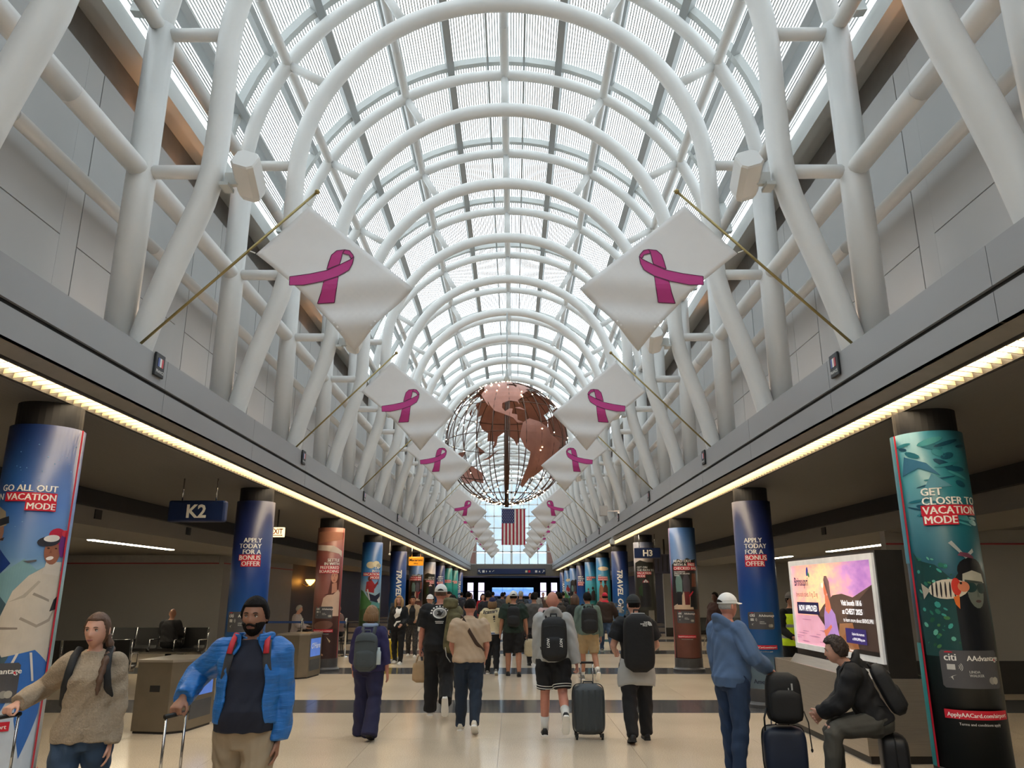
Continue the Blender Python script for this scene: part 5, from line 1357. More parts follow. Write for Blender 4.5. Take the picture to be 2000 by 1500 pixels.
    # ---- hair, cap, face
    if hair:
        m = hair['mat']; kind = hair.get('kind', 'short')
        if kind != 'none':
            mask = {'short': m_short(hair.get('line', .06), hair.get('nape', -.05), hair.get('side', -.005)), 'buzz': m_short(.07, -.03, .0)}.get(kind, m_short(.066, -.10, -.02))
            mb = MB().loft([[HM @ p for p in r] for r in cap_shell(mask, hair.get('thick', .012), female, hair.get('noise', .002), hair.get('seed', 0))])
            ho = obj('hair', mb, m, root, True)
        if kind == 'bob' or kind == 'long':
            mb = MB(); n = hair.get('locks', 13); ln = hair.get('len', .12)
            for j in range(n):
                t = PI*.62 + (2*PI-2*PI*.62)*j/(n-1) if not hair.get('front') else PI*.32 + (2*PI-2*PI*.32)*j/(n-1)
                ct, st = math.cos(t), math.sin(t); w_ = hair.get('wide', 1.0)
                pts = [HM @ V((.068*st, .08*ct, .06)), HM @ V((.086*st*w_, .098*ct - .004, .0)), HM @ V((.090*st*w_, .098*ct - .008, -.07)), HM @ V((.086*st*w_, .094*ct - .008, -.07-ln*.55)), HM @ V((.076*st*w_, .085*ct - .006, -.07-ln))]
                mb.tube(pts, [.02*s, .028*s, .028*s, .024*s, .008*s], 8)
            obj('hair_length', mb, m, root, True)
        if kind == 'braid':
            sd = hair.get('side_x', 1)
            b0 = HM @ V((sd*.045, -.06, -.03)); b1 = UU((sd*.105, -.02, 1.46)); b2 = UU((sd*.10, .105, 1.40)); b3 = UU((sd*.088, .155, 1.28)); b4 = UU((sd*.082, .165, 1.17))
            ctl = [b0, b1, b2, b3, b4]; pts, rs = [], []
            for j in range(25):
                t = j/24*4; q = min(3, int(t)); u = t-q; pts.append(ctl[q].lerp(ctl[q+1], u)); rs.append((.027 - .008*j/24 + .005*math.sin(j*2.1))*s*(1 if j < 21 else (.75 if j < 24 else .3)))
            obj('braid', MB().tube(pts, rs, 10), m, root, True)
        if hair.get('beard'):
            mb = MB().loft([[HM @ p for p in r] for r in cap_shell(m_beard, .010, female, .0012, 4)]); obj('beard', mb, m, root, True)
            obj('moustache', MB().tube([HM @ V((q*.012, .099 - .0016*q*q, -.0475 - .0022*q*q)) for q in (-3, -2, -1, 0, 1, 2, 3)], [.003*s, .005*s, .0065*s, .0055*s, .0065*s, .005*s, .003*s], 8), m, root, True)
    if cap:
        m = cap['mat']; bk = cap.get('back', 1)
        mb = MB()
        rings = []
        for i_ in range(9):
            ph = rad(6 + 83*i_/8)
            rings.append([HM @ V((.090*math.sin(t)*math.cos(ph), .110*math.cos(t)*math.cos(ph) - .004, .036 + .105*math.sin(ph))) for t in [2*PI*j/28 for j in range(28)]])
        mb.loft(rings); mb.loft([[HM @ V((.090*q*math.sin(t), .110*q*math.cos(t) - .004, z)) for t in [2*PI*j/28 for j in range(28)]] for q, z in ((.97, .028), (1.0, .03), (1.0, .05), (.97, .05))])
        co = obj('cap', mb, m, root, True)
        mb = MB(); n = 12
        yb = 1
        top_r, bot_r = [], []
        for j in range(n+1):
            t = -1.05 + 2.1*j/n; e = .068*math.cos(t*1.25)
            top_r.append(((.088*math.sin(t)), (.106*math.cos(t)), (.096*math.sin(t), .106*math.cos(t) + e)))
        vs_ = []
        for a_, b_, (c_, d_) in top_r:
            vs_ += [HM @ V((a_, b_-.01, .045)), HM @ V((c_, d_, .034 - .10*c_*c_/.01*.12)), HM @ V((c_, d_, .029 - .10*c_*c_/.01*.12)), HM @ V((a_, b_-.01, .038))]
        fs = []
        for j in range(n):
            for q in range(4): fs.append((4*j+q, 4*j+(q+1) % 4, 4*j+4+(q+1) % 4, 4*j+4+q))
        fs += [(0, 1, 2, 3), (4*n+3, 4*n+2, 4*n+1, 4*n)]
        mb.add(vs_, fs); obj('brim', mb, m, co)
        if cap.get('gap'):       # strap opening at the back
            mb = MB().add([HM @ V((.089*1.012*math.sin(PI+t), .112*math.cos(PI+t) - .004, z)) for t in [-.5 + j/8 for j in range(9)] for z in (.044, .044 + .028*math.cos(t*2.6))], [(2*j, 2*j+2, 2*j+3, 2*j+1) for j in range(8)]); obj('strap_opening', mb, M_BLACK, co)
    if eyes:
        for sd in (-1, 1):
            obj('eye', MB().ball(HM @ V((sd*.031, .0722, .004)), .0112*s, 10, 8), mat('eye_white', (190, 180, 170), .3), root, True)
            obj('iris', MB().ball(HM @ V((sd*.031 + eyes[1]*.004, .0790, .0035)), .0056*s, 8, 6), mat('eye_iris', (46, 32, 26), .3), root, True)
            obj('eyelid', MB().tube([HM @ V((sd*.031 + q*.0065, .0845 - .0009*q*q, .0115 - .0011*q*q)) for q in (-2, -1, 0, 1, 2)], [.0016*s, .003*s, .0034*s, .003*s, .0016*s], 6), mat('lash_line', (52, 34, 30), .6), root, True)
            obj('eyebrow', MB().tube([HM @ V((sd*(.031 + q*.008), .0935 - .0008*(q+1.2)**2, .0255 - .0010*q*q)) for q in (-2, -1, 0, 1, 2)], [.0016*s, .0032*s, .0036*s, .003*s, .0012*s], 6), hair['mat'], root, True)
        obj('lips', MB().tube([HM @ V((q*.0085, .0965 - .0016*q*q, -.0655 + .0006*q*q)) for q in (-2.4, -1.2, 0, 1.2, 2.4)], [(.002*s, .002*s), (.0062*s, .0045*s), (.0068*s, .005*s), (.0062*s, .0045*s), (.002*s, .002*s)], 8, ref=(0, 0, 1)), mat('lip_'+skin, (150, 84, 78) if skin != 'brown' else (118, 66, 60), .45), root, True)
    return J

# soft-bodied bags
def rbox(mb, c, size, M=None, pw=4., nz=9, n=24, taper=0.):
    """rounded box: superellipse sections that shrink at both ends"""
    hx, hy, hz = (d/2 for d in size); c = V(c); rings = []
    for i in range(nz+1):
        t = -1 + 2*i/nz; k = (1-abs(t)**4.5)**(1/4.5) if abs(t) < 1 else .35
        k = max(.45, k)*(1 - taper*(t+1)/2)
        z = hz*t; r = []
        for j in range(n):
            a = 2*PI*j/n; ca, sa = math.cos(a), math.sin(a)
            p = V((hx*k*math.copysign(abs(ca)**(2/pw), ca), hy*k*math.copysign(abs(sa)**(2/pw), sa), z))
            r.append((M @ p if M is not None else p) + c)
        rings.append(r)
    return mb.loft(rings)
def backpack(J, label, m, w=.32, h=.46, d=.16, zc=1.16, strap=None, yoff=0., roll=0., pocket=True, pm=None, xoff=0., group=None):
    UU, s, root = J['UU'], J['s'], J['root']; strap = strap or m
    t = thing('backpack', label, 'backpack', root.location, root.rotation_euler[2], group)
    yb = -.135 - d/2 + yoff
    R = Matrix.Rotation(-J['L'], 3, 'X') @ Matrix.Rotation(rad(roll), 3, 'Y')
    cc = UU((xoff, yb, zc))
    mb = rbox(MB(), (0, 0, 0), (w*s, d*s, h*s), None, 4.5, 12, 28, .06); mb.v = [tuple((R @ V(p)) + cc) for p in mb.v]
    obj('bag_body', mb, m, t, True)
    def loc(x, y_, z): return cc + R @ V((x*s, y_*s, z*s))
    if pocket:
        mb = rbox(MB(), (0, 0, 0), (w*.82*s, d*.5*s, h*.48*s), None, 4.5, 8, 24); mb.v = [tuple((R @ V(p)) + loc(0, -d*.36, -h*.18)) for p in mb.v]; obj('front_pocket', mb, pm or m, t, True)
        obj('zip', MB().tube([loc(x, -d*.5*(1-.10*abs(x/(w*.45))**4)-.004, h*.30 - .35*x*x/w) for x in [-w*.42 + w*.84*j/10 for j in range(11)]], .004*s, 6), mat('zip_dark', (14, 14, 15), .5), t, True)
    obj('top_handle', MB().tube([loc(-.04, d*.3, h*.47), loc(-.035, d*.3, h*.56), loc(.035, d*.3, h*.56), loc(.04, d*.3, h*.47)], (.01*s), 8), strap, t, True)
    for sd in (-1, 1):
        pts = [UU((sd*.075+xoff*.5, -.14, zc+h*.42)), UU((sd*.085, -.09, 1.435)), UU((sd*.098, -.005, 1.472)), UU((sd*.108, .085, 1.425)), UU((sd*.118, .130, 1.33)), UU((sd*.135, .118, 1.22)), UU((sd*.165, .02, 1.10)), UU((sd*.15, -.12, 1.02))]
        pts = [p.lerp(q, .0) for p, q in zip(pts, pts)]
        obj('strap', MB().tube(pts, [(.010*s, .026*s)]*6 + [(.006*s, .014*s)]*2, 8, ref=(0, 1, .4)), strap, t, True)
    J['bag'] = (t, cc, R); return t, loc
def suitcase(label, x, y, rz, m, w=.38, h=.56, d=.24, handle=True, handle_h=.45, tilt=0., ribs=6, base=0., wheel=True, hx=.09):
    t = thing('suitcase', label, 'suitcase', (x, y, base), rad(rz)); t.rotation_euler = (rad(tilt), 0, rad(rz))
    z0 = .055 if wheel else 0
    mb = rbox(MB(), (0, 0, z0+h/2), (w, d, h), None, 6., 14, 36); obj('shell', mb, m, t, True)
    for i in range(ribs):
        xx = -w*.38 + w*.76*i/(ribs-1) if ribs > 1 else 0
        for sd in (-1, 1): obj('shell_rib', MB().box(xx-.011, sd*d/2-.004, z0+.06, xx+.011, sd*d/2+.004, z0+h-.06), m, t)
    obj('zip_band', MB().tube([(w/2*math.copysign(abs(math.cos(a))**.35, math.cos(a))*1.003, 0, z0+h/2+h/2*math.copysign(abs(math.sin(a))**.35, math.sin(a))*1.003) for a in [2*PI*j/40 for j in range(40)]], .006, 6, closed=True), M_BLACK, t, True)
    obj('top_grip', MB().tube([(-.06, 0, z0+h-.004), (-.055, 0, z0+h+.022), (.055, 0, z0+h+.022), (.06, 0, z0+h-.004)], .009, 8), M_BLACK, t, True)
    if wheel:
        for sx in (-1, 1):
            for sy in (-1, 1):
                cx, cy = sx*(w/2-.045), sy*(d/2-.04)
                mb = MB(); mb.tube([(cx-.011, cy, .026), (cx+.011, cy, .026)], .026, 14); obj('wheel', mb, M_BLACK, t, True)
                obj('wheel_fork', MB().box(cx-.018, cy-.014, .03, cx+.018, cy+.014, .075), M_BLACK, t)
    if handle:
        for sx in (-1, 1):
            obj('handle_tube', MB().tube([(sx*hx, d*.38, z0+h-.05), (sx*hx, d*.38, z0+h+handle_h)], .0085, 8), M_CHROME, t, True)
        obj('grip', MB().tube([(-hx-.012, d*.38, z0+h+handle_h), (hx+.012, d*.38, z0+h+handle_h)], .014, 10), M_BLACK, t, True)
    return t

def bake_all():
    dg = bpy.context.evaluated_depsgraph_get()
    for o, amp, seed in BAKE:
        me = bpy.data.meshes.new_from_object(o.evaluated_get(dg))
        n = len(me.vertices)
        if amp and n:
            co = np.empty(n*3, np.float32); me.vertices.foreach_get('co', co); co = co.reshape(-1, 3)
            no = np.empty(n*3, np.float32); me.vertex_normals.foreach_get('vector', no); no = no.reshape(-1, 3)
            x, y_, z = co.T; ph = seed*1.7 + sum(map(ord, o.parent['label'])) % 7
            wv = np.sin(34*z + 9*np.sin(7*x+ph) + 6*np.sin(8*y_)) * np.sin(9*x+7*y_+3*np.sin(6*z+ph)) + .7*np.sin(22*(z*.7+x)+ph+4*np.sin(9*z)) * np.sin(13*y_+5*z)
            co += no*(amp*wv)[:, None]
            me.vertices.foreach_set('co', co.ravel())
        old = o.data; nm = old.name
        o.modifiers.clear(); o.data = me
        if not me.materials:
            for m in old.materials: me.materials.append(m)
        me.polygons.foreach_set('use_smooth', [True]*len(me.polygons))
        bpy.data.meshes.remove(old); me.name = nm
        me.update()
J_ = {}
def F(n, c, **k): return fabric(n, c, **k)
DK = mat('hair_dark', (20, 15, 13), .8, spec=.2, bump=.4, bscale=60, stretch=(1, 1, .2)); BR = mat('hair_brown', (92, 66, 50), .6, bump=.4, bscale=60, stretch=(1, 1, .2))
BLN = mat('hair_blond', (172, 136, 92), .6, bump=.4, bscale=50, stretch=(1, 1, .2)); LBR = mat('hair_lightbrown', (128, 96, 64), .6, bump=.4, bscale=50, stretch=(1, 1, .2)); GRY = mat('hair_grey', (168, 164, 158), .6, bump=.4, bscale=50)
SH_BK = {'mat': mat('shoe_black', (20, 20, 22), .5), 'sole': mat('sole_black', (28, 28, 30), .7)}; SH_WH = {'mat': mat('shoe_white', (216, 212, 204), .55), 'sole': M_LETTER}; SH_GY = {'mat': mat('shoe_grey', (128, 124, 118), .6), 'sole': M_LETTER}
CAPW = mat('cap_white', (232, 230, 226), .8, bump=.1, bscale=30)

# ---- woman in the beige sweater (front left, facing the camera)
J = person('woman in beige knitted sweater and jeans with a side braid, pulling a suitcase', -2.68, 5.45, 196, H=1.63, female=True, skin='pale', vox=.0055, build=1.0,
   legs=((-12, 10, 0), (14, 6, 0)), arms=((-2, 6, 12, 2), ('ik', (.40, .06, 1.05), (.5, -.6, -.5), (0, 0, -1))), curl=(.3, 1.0),
   head=(-14, 0), top=dict(mat=mat('knit_beige', (158, 142, 122), .95, var=.12, vscale=60, bump=.5, bscale=90), kind='crew', hem=.86, loose=.027, flare=.06, sl_loose=.010, wrinkle=.007), bottom=dict(mat=F('denim', (48, 68, 92), bump=.3, bscale=14), loose=.015, name='jeans'), shoes=SH_WH,
   hair=dict(mat=BR, kind='braid', line=.062, nape=-.09, thick=.012, side_x=-1), eyes=(1, .6))
backpack(J, 'black backpack worn by the woman in the beige sweater', mat('pack_black', (26, 27, 30), .7, bump=.15, bscale=30), w=.30, h=.44, zc=1.14, pocket=False, yoff=-.02)
JA = J
# ---- man in the blue jacket
J = person('bearded man in bright blue quilted jacket, navy shirt and khaki trousers, pulling a suitcase', -1.55, 5.28, 186, H=1.73, skin='brown', vox=.0055, build=1.04, belly=.05,
   legs=((12, 6, 0), (-10, 14, 0)), arms=((-4, 8, 16, 4), ('ik', (.40, .04, 1.09), (.6, -.6, -.4), (0, 0, -1))), curl=(.35, 1.1),
   head=(-6, 0), top=dict(mat=mat('quilted_blue', (26, 104, 178), .45, var=.14, vscale=18, bump=.9, bscale=10, stretch=(.5, .5, 3.2)), kind='open', open=.62, hem=.95, loose=.044, flare=.05, sl_loose=.0, wrinkle=.008, collar=True, under=F('navy_tee', (26, 30, 46))), bottom=dict(mat=F('khaki', (158, 140, 116)), loose=.018), shoes=SH_GY,
   hair=dict(mat=DK, kind='short', line=.060, nape=-.05, side=-.01, thick=.016, beard=True, noise=.002), eyes=(1, .4))
_, loc = backpack(J, 'grey and red backpack worn by the man in the blue jacket', mat('pack_charcoal', (56, 56, 60), .7, bump=.15, bscale=30), w=.32, h=.48, zc=1.14, pocket=False, yoff=-.03)
for sd in (-1, 1):
    UU = J['UU']; obj('red_strap_panel', MB().tube([UU((sd*.100, .040, 1.488)), UU((sd*.108, .095, 1.44)), UU((sd*.115, .138, 1.37))], [(.006, .018)]*3, 8, ref=(0, 1, .4)), mat('strap_red', (188, 36, 50), .6), J['bag'][0], True)
JB = J
def under_hand(J, i, back=.02):
    R = Matrix.Rotation(J['root'].rotation_euler[2], 4, 'Z'); p = J['root'].location + R @ (J['hand'][i] @ V((0, .022, -.088))); return p
p = under_hand(JA, 1); suitcase('suitcase with a silver telescopic handle held by the woman in beige', p.x+.088, p.y-.025, 74, mat('case_silver', (150, 150, 154), .4), h=.50, handle_h=p.z-.555-.02)
p = under_hand(JB, 1); suitcase('dark suitcase with telescopic handle pulled by the man in the blue jacket', p.x+.088, p.y-.025, 74, mat('case_dark', (44, 46, 52), .5), h=.50, handle_h=p.z-.555-.02)

# ---- walking away: woman with grey backpack
J = person('woman with short light brown hair in navy top and wide navy trousers, walking away', -1.66, 10.2, -4, H=1.58, female=True, skin='ruddy', vox=.009, build=1.14,
   legs=((12, 4, 0), (-8, 22, -20)), arms=((6, 14, 20, 0), (-6, 14, 14, 0)), top=dict(mat=F('navy_purple', (44, 40, 82)), hem=.86, loose=.028, sleeve=.80, flare=.05), bottom=dict(mat=F('navy_trouser', (34, 34, 66)), loose=.026, flare=.035, drop=.03), shoes=SH_BK,
   hair=dict(mat=LBR, kind='bob', thick=.022, nape=-.085, len=.0, locks=11, noise=.003))
_, loc = backpack(J, 'dark grey backpack with a side bottle, worn by the woman in navy', mat('pack_slate', (66, 74, 78), .7, bump=.1, bscale=30), w=.32, h=.50, d=.15, zc=1.12, strap=mat('strap_grey', (92, 98, 104), .7))
obj('scarf', MB().tube([J['UU']((.085*math.cos(t), -.02+.08*math.sin(t), 1.46)) for t in [2*PI*j/16 for j in range(16)]], .026, 8, closed=True), F('scarf_blue', (150, 170, 200)), J['root'], True)
obj('bottle', MB().tube([loc(.175, 0, -.16), loc(.175, 0, .0), loc(.175, 0, .03), loc(.175, 0, .06)], [.032, .032, .018, .018], 12), mat('bottle_plastic', (190, 204, 208), .2, spec=.6), J['bag'][0], True)
J = person('tall man in black t-shirt with white back print and white cap, walking away', -.93, 11.9, 2, H=1.86, skin='ruddy', vox=.009, build=1.16,
   legs=((10, 4, 0), (-14, 42, -62)), arms=((6, 13, 18, 0), (2, 12, 30, 0)), top=dict(mat=F('black_tee', (20, 21, 24)), hem=.84, loose=.030, sleeve=.40, sl_loose=.022, flare=.05), bottom=dict(mat=F('black_track', (18, 18, 21)), loose=.030, flare=.012), shoes=SH_WH,
   hair=dict(mat=BR, kind='buzz', thick=.004), cap=dict(mat=CAPW, gap=True), curl=(1.0, .4))
J_['print'] = J
JT = J
t = thing('backpack', 'tall olive camouflage hiking pack slung from one shoulder of the man in the white cap', 'backpack', (-.70, 11.55, 0), rad(2))
CAM = mat('camouflage', (98, 92, 62), .8, var=.45, vscale=14, bump=.2, bscale=20)
obj('bag_body', rbox(MB(), (0, 0, 1.22), (.27, .24, .66), Matrix.Rotation(.10, 3, 'Y'), 3.5, 12, 26, .1), CAM, t, True)
obj('top_lid', rbox(MB(), (-.05, 0, 1.58), (.22, .22, .16), Matrix.Rotation(.10, 3, 'Y'), 3.5, 8, 22), CAM, t, True)
for zz_ in (1.08, 1.34): obj('side_pocket', rbox(MB(), (.02, -.10, zz_), (.20, .10, .22), None, 3.5, 8, 20), CAM, t, True)
obj('strap', MB().tube([(-.12, .02, 1.58), (-.14, .22, 1.62), (-.15, .42, 1.50), (-.12, .40, 1.25), (-.10, .12, 1.0)], [(.008, .024)]*5, 8, ref=(1, 0, 0)), CAM, t, True)
obj('loose_strap', MB().tube([(-.11, -.12, .98), (-.09, -.13, .86), (-.03, -.14, .78)], .006, 6), M_PANEL, t, True)
def hand_bag(label, p, size, m, rz=0., grip=None, open_top=False, name='tote_bag'):
    t = thing(name, label, 'bag', p, rad(rz)); w_, d_, h_ = size
    obj('bag_body', rbox(MB(), (0, 0, h_/2), (w_, d_, h_), None, 4, 9, 24, .12), m, t, True)
    for sd in (-1, 1): obj('handle', MB().tube([(-w_*.25, sd*d_*.3, h_*.9), (-w_*.18, sd*d_*.12, h_*1.2), (0, 0, h_*1.32), (w_*.18, sd*d_*.12, h_*1.2), (w_*.25, sd*d_*.3, h_*.9)], .008, 8), grip or m, t, True)
    return t
h = JT['hand'][0] @ V((0, .03, -.09)); wp = Matrix.Rotation(rad(2), 4, 'Z') @ h + JT['root'].location
hand_bag('crumpled tan bag carried by the man in the black t-shirt', (wp.x-.02, wp.y, wp.z-.40), (.24, .20, .30), mat('tan_bag', (176, 148, 114), .8, bump=.6, bscale=9))
J = person('man in beige polo and dark jeans with brown sling strap, walking away', -.42, 10.65, -2, H=1.67, skin='ruddy', vox=.009, build=1.18,
   legs=((10, 4, 0), (-12, 26, -30)), arms=((2, 12, 40, 14), (2, 12, 40, 14)), top=dict(mat=F('beige_polo', (188, 164, 138)), hem=.88, loose=.026, sleeve=.42, sl_loose=.008, collar=True, flare=.05), bottom=dict(mat=F('dark_jeans', (30, 42, 58)), loose=.020), shoes=dict(mat=mat('shoe_cream', (206, 196, 178), .6), sole=M_LETTER),
   hair=dict(mat=DK, kind='short', nape=-.012, side=.01, thick=.006), lean=2)
UU = J['UU']; t = thing('sling_bag', 'brown sling strap worn across the beige polo shirt', 'sling bag', J['root'].location, J['root'].rotation_euler[2])
obj('strap', MB().tube([UU((-.11, .10, 1.41)), UU((-.098, -.0, 1.492)), UU((-.08, -.105, 1.435)), UU((.02, -.166, 1.27)), UU((.11, -.160, 1.13)), UU((.20, -.06, 1.03)), UU((.16, .14, 1.02))], [(.006, .026)]*7, 8, ref=(0, 1, .6)), mat('strap_brown', (70, 50, 40), .6), t, True)
obj('pouch', rbox(MB(), UU((.02, .19, 1.0)), (.22, .09, .15), None, 4, 8, 20), mat('strap_brown', (70, 50, 40), .6), t, True)
# grey hoodie
J = person('bald man in light grey hoodie, black basketball shorts and white socks, walking away', .68, 10.3, 0, H=1.76, skin='ruddy', vox=.009, build=1.04,
   legs=((6, 2, 0), (-14, 46, -56)), arms=((6, 4, 10, 0), ('ik', (.29, -.06, .86), (.6, -.5, 0))), curl=(.4, 1.0), top=dict(mat=F('grey_hoodie', (172, 172, 170), bscale=6), kind='hoodie', hem=.87, loose=.028, sl_loose=.012, flare=.02), bottom=dict(mat=F('black_short', (20, 20, 23)), end=.42, loose=.042, flare=.02, name='shorts'),
   shoes=dict(mat=SH_BK['mat'], sole=M_LETTER, sock=mat('sock_white', (222, 220, 214), .9), sock_h=.36), hair=dict(mat=BR, kind='none'))
_, loc = backpack(J, 'black backpack with white rotated lettering, worn over the grey hoodie', mat('pack_black', (26, 27, 30), .7, bump=.15, bscale=30), w=.33, h=.52, d=.17, zc=1.15, yoff=-.03)
for tx, xx, ang in (('NOT', .062, -PI/2), ('LOW', -.112, PI/2)):
    vf = flat_text(tx, .046, .0015, 0, 'CENTER', 0); vf = shift(vf, 0, 0, ang=ang)
    me = MB().add(*mapped(vf, lambda a, b: loc(xx+(.0 if xx > 0 else .05)+a, -.17*.5-.052, -.04+b))).mesh('lettering'); me.materials.append(M_LETTER); inst('lettering', me, J['bag'][0])
sl = [J['legs'][i] for i in (0, 1)]
for i in (0, 1):
    h_, k_, a_, f_ = sl[i]; c_ = h_.lerp(k_, .80); ax = (k_-h_).normalized(); fr_ = frame(ax, V((0, 1, 0)))
    for off in (0, .03):
        obj('white_piping', MB().tube([c_ - ax*off + fr_ @ V((.121*math.cos(q), .121*math.sin(q), 0)) for q in [2*PI*j/24 for j in range(24)]], .0045, 6, closed=True), M_LETTER, J['root'], True)
suitcase('charcoal ribbed hard-shell suitcase pulled by the man in the grey hoodie', 1.10, 10.15, 0, mat('case_charcoal', (58, 64, 68), .45, var=.06), w=.40, h=.58, d=.25, handle_h=.24, hx=.075, ribs=5)
# green shirt man with white cap and tote
J = person('man in dark green shirt, black shorts and white cap carrying a straw tote', .17, 17.3, 0, H=1.76, skin='tan', vox=.012, build=1.2,
   legs=((7, 4, 0), (-5, 10, 0)), arms=((2, 14, 12, 0), (0, 15, 10, 0)), curl=(.4, 1.), top=dict(mat=F('dark_green', (34, 50, 42)), hem=.86, loose=.030, sleeve=.40, sl_loose=.016), bottom=dict(mat=F('black_short', (20, 20, 23)), end=.52, loose=.045, name='shorts'), shoes=SH_BK, hair=dict(mat=DK, kind='buzz', thick=.004), cap=dict(mat=CAPW, gap=True))
backpack(J, 'small black backpack worn over the dark green shirt', mat('pack_black', (26, 27, 30), .7), w=.28, h=.42, zc=1.2)
hand_bag('pale straw tote held by the man in the dark green shirt', (.53, 17.25, .40), (.28, .16, .36), mat('straw', (190, 176, 146), .9, bump=.5, bscale=30), grip=M_BROWN)
J = person('woman in cream baseball jersey and navy cap, walking away', -.30, 17.6, -3, H=1.62, female=True, skin='pale', vox=.012, build=1.08,
   legs=((10, 4, 0), (-8, 20, -20)), arms=((8, 16, 46, 20), (8, 16, 46, 20)), top=dict(mat=F('cream_jersey', (214, 198, 158)), hem=.90, loose=.045, sleeve=.6, sl_loose=.03), bottom=dict(mat=F('black_track', (18, 18, 21)), loose=.016), shoes=SH_GY, hair=dict(mat=LBR, kind='long', len=.05, locks=9), cap=dict(mat=F('navy_cap', (34, 40, 84))))
JJ = J
t = J['root']; UU = J['UU']
for zz_, mm in ((.925, dmat((70, 96, 140))), (.945, M_LETTER), (.905, dmat((150, 160, 180)))):
    obj('hem_stripe', MB().tube([UU((.222*math.cos(q), -.006+.166*math.sin(q), zz_)) for q in [2*PI*j/28 for j in range(28)]], .011, 6, closed=True), mm, t, True)
J = person('man in green-grey jacket and khaki shorts, walking away', 1.72, 16.55, 4, H=1.75, skin='tan', vox=.012, build=1.1,
   legs=((12, 6, 0), (-12, 34, -36)), arms=((6, 12, 24, 0), (-4, 12, 14, 0)), head=(18, 0), top=dict(mat=F('sage_jacket', (96, 114, 106)), hem=.88, loose=.032, collar=True, name='jacket'), bottom=dict(mat=F('khaki_short', (164, 140, 104)), end=.46, loose=.032, name='shorts'), shoes=dict(mat=SH_GY['mat'], sole=M_LETTER, sock=mat('sock_white', (222, 220, 214), .9), sock_h=.18), hair=dict(mat=DK, kind='short', thick=.012))
backpack(J, 'black backpack worn over the green-grey jacket', mat('pack_black', (26, 27, 30), .7), w=.34, h=.50, zc=1.16)
J = person('person in red cap and hood with brown jacket and jeans beyond the green-grey jacket', 2.98, 24.2, 4, H=1.72, vox=.016, build=1.12, legs=((12, 4, 0), (-10, 20, -20)), arms=((10, 22, 30, 0), (6, 30, 30, 0)), top=dict(mat=F('brown_jacket', (52, 40, 36)), hem=.84, loose=.045, name='jacket'), bottom=dict(mat=F('jeans_blue', (64, 84, 112)), loose=.016), shoes=SH_GY, cap=dict(mat=F('red_cap', (190, 34, 60))), hair=dict(mat=DK, kind='buzz'))
obj('red_hood', MB().ball(J['UU']((0, -.06, 1.44)), (.11, .07, .07), 14, 10), F('red_cap', (190, 34, 60)), J['root'], True)
# big black backpack
J = person('man in black cap and t-shirt with grey hoodie tied round the waist, walking away', 1.69, 10.0, 1, H=1.71, skin='pale', vox=.009, build=1.06,
   legs=((-8, 14, -12), (10, 6, 0)), arms=((6, 22, 62, 22), (6, 22, 62, 22)), curl=(.9, .9), head=(10, 0), top=dict(mat=F('black_tee', (20, 21, 24)), hem=.9, loose=.024, sleeve=.36, sl_loose=.018), bottom=dict(mat=F('black_jogger', (22, 22, 25)), loose=.030, cuff=True), shoes=dict(mat=SH_BK['mat'], sole=SH_BK['sole'], sock=mat('sock_white', (222, 220, 214), .9), sock_h=.14), hair=dict(mat=DK, kind='buzz', thick=.004), cap=dict(mat=F('cap_charcoal', (44, 46, 46))))
UU = J['UU']; mb = MB()
rings = []
for zz_, a, b in ((1.0, .172, .128), (.94, .19, .145), (.86, .205, .16), (.76, .215, .165), (.68, .212, .155), (.655, .205, .15)):
    a *= 1.10; b *= 1.10
    rings.append([UU((a*math.cos(q)*(1+.03*math.sin(7*q+zz_*9)), -.01+b*math.sin(q)*(1+.05*math.sin(5*q+zz_*6)), zz_ - .03*math.cos(q*2))) for q in [2*PI*j/30 for j in range(30)]])
mb.loft(rings); obj('tied_hoodie', mb, F('grey_hoodie', (172, 172, 170), bscale=6), J['root'], True)
_, loc = backpack(J, 'large tall black backpack with white logo, worn by the man in the black cap', mat('pack_jet', (15, 15, 17), .75, bump=.15, bscale=30), w=.38, h=.68, d=.22, zc=1.16, pocket=False, yoff=-.02)
mb = MB()
for r in (.052, .038, .024):
    P = ell(0, 0, r, r, n=10, a0=PI/2, a1=PI) + ell(0, 0, r-.010, r-.010, n=10, a0=PI/2, a1=PI)[::-1]
    vf = flat_poly([(-a+.0, b) for a, b in P], 0); mb.add(*mapped(vf, lambda a, b: loc(.10+a, -.2215*.5, .20+b)))
for i, tx in enumerate(('THE', 'NORTH', 'FACE')):
    vf = flat_text(tx, .024, .0006, 0, 'RIGHT', 0); mb.add(*mapped(vf, lambda a, b: loc(.095+a, -.2215*.5, .232-.019*i+b)))
me = mb.mesh('logo'); me.materials.append(M_LETTER); inst('logo', me, J['bag'][0])
obj('top_piping', MB().tube([loc(.085*q, -.02, .342-.004*q*q) for q in (-1, -.5, 0, .5, 1)], .008, 6), M_PANEL, J['bag'][0], True)

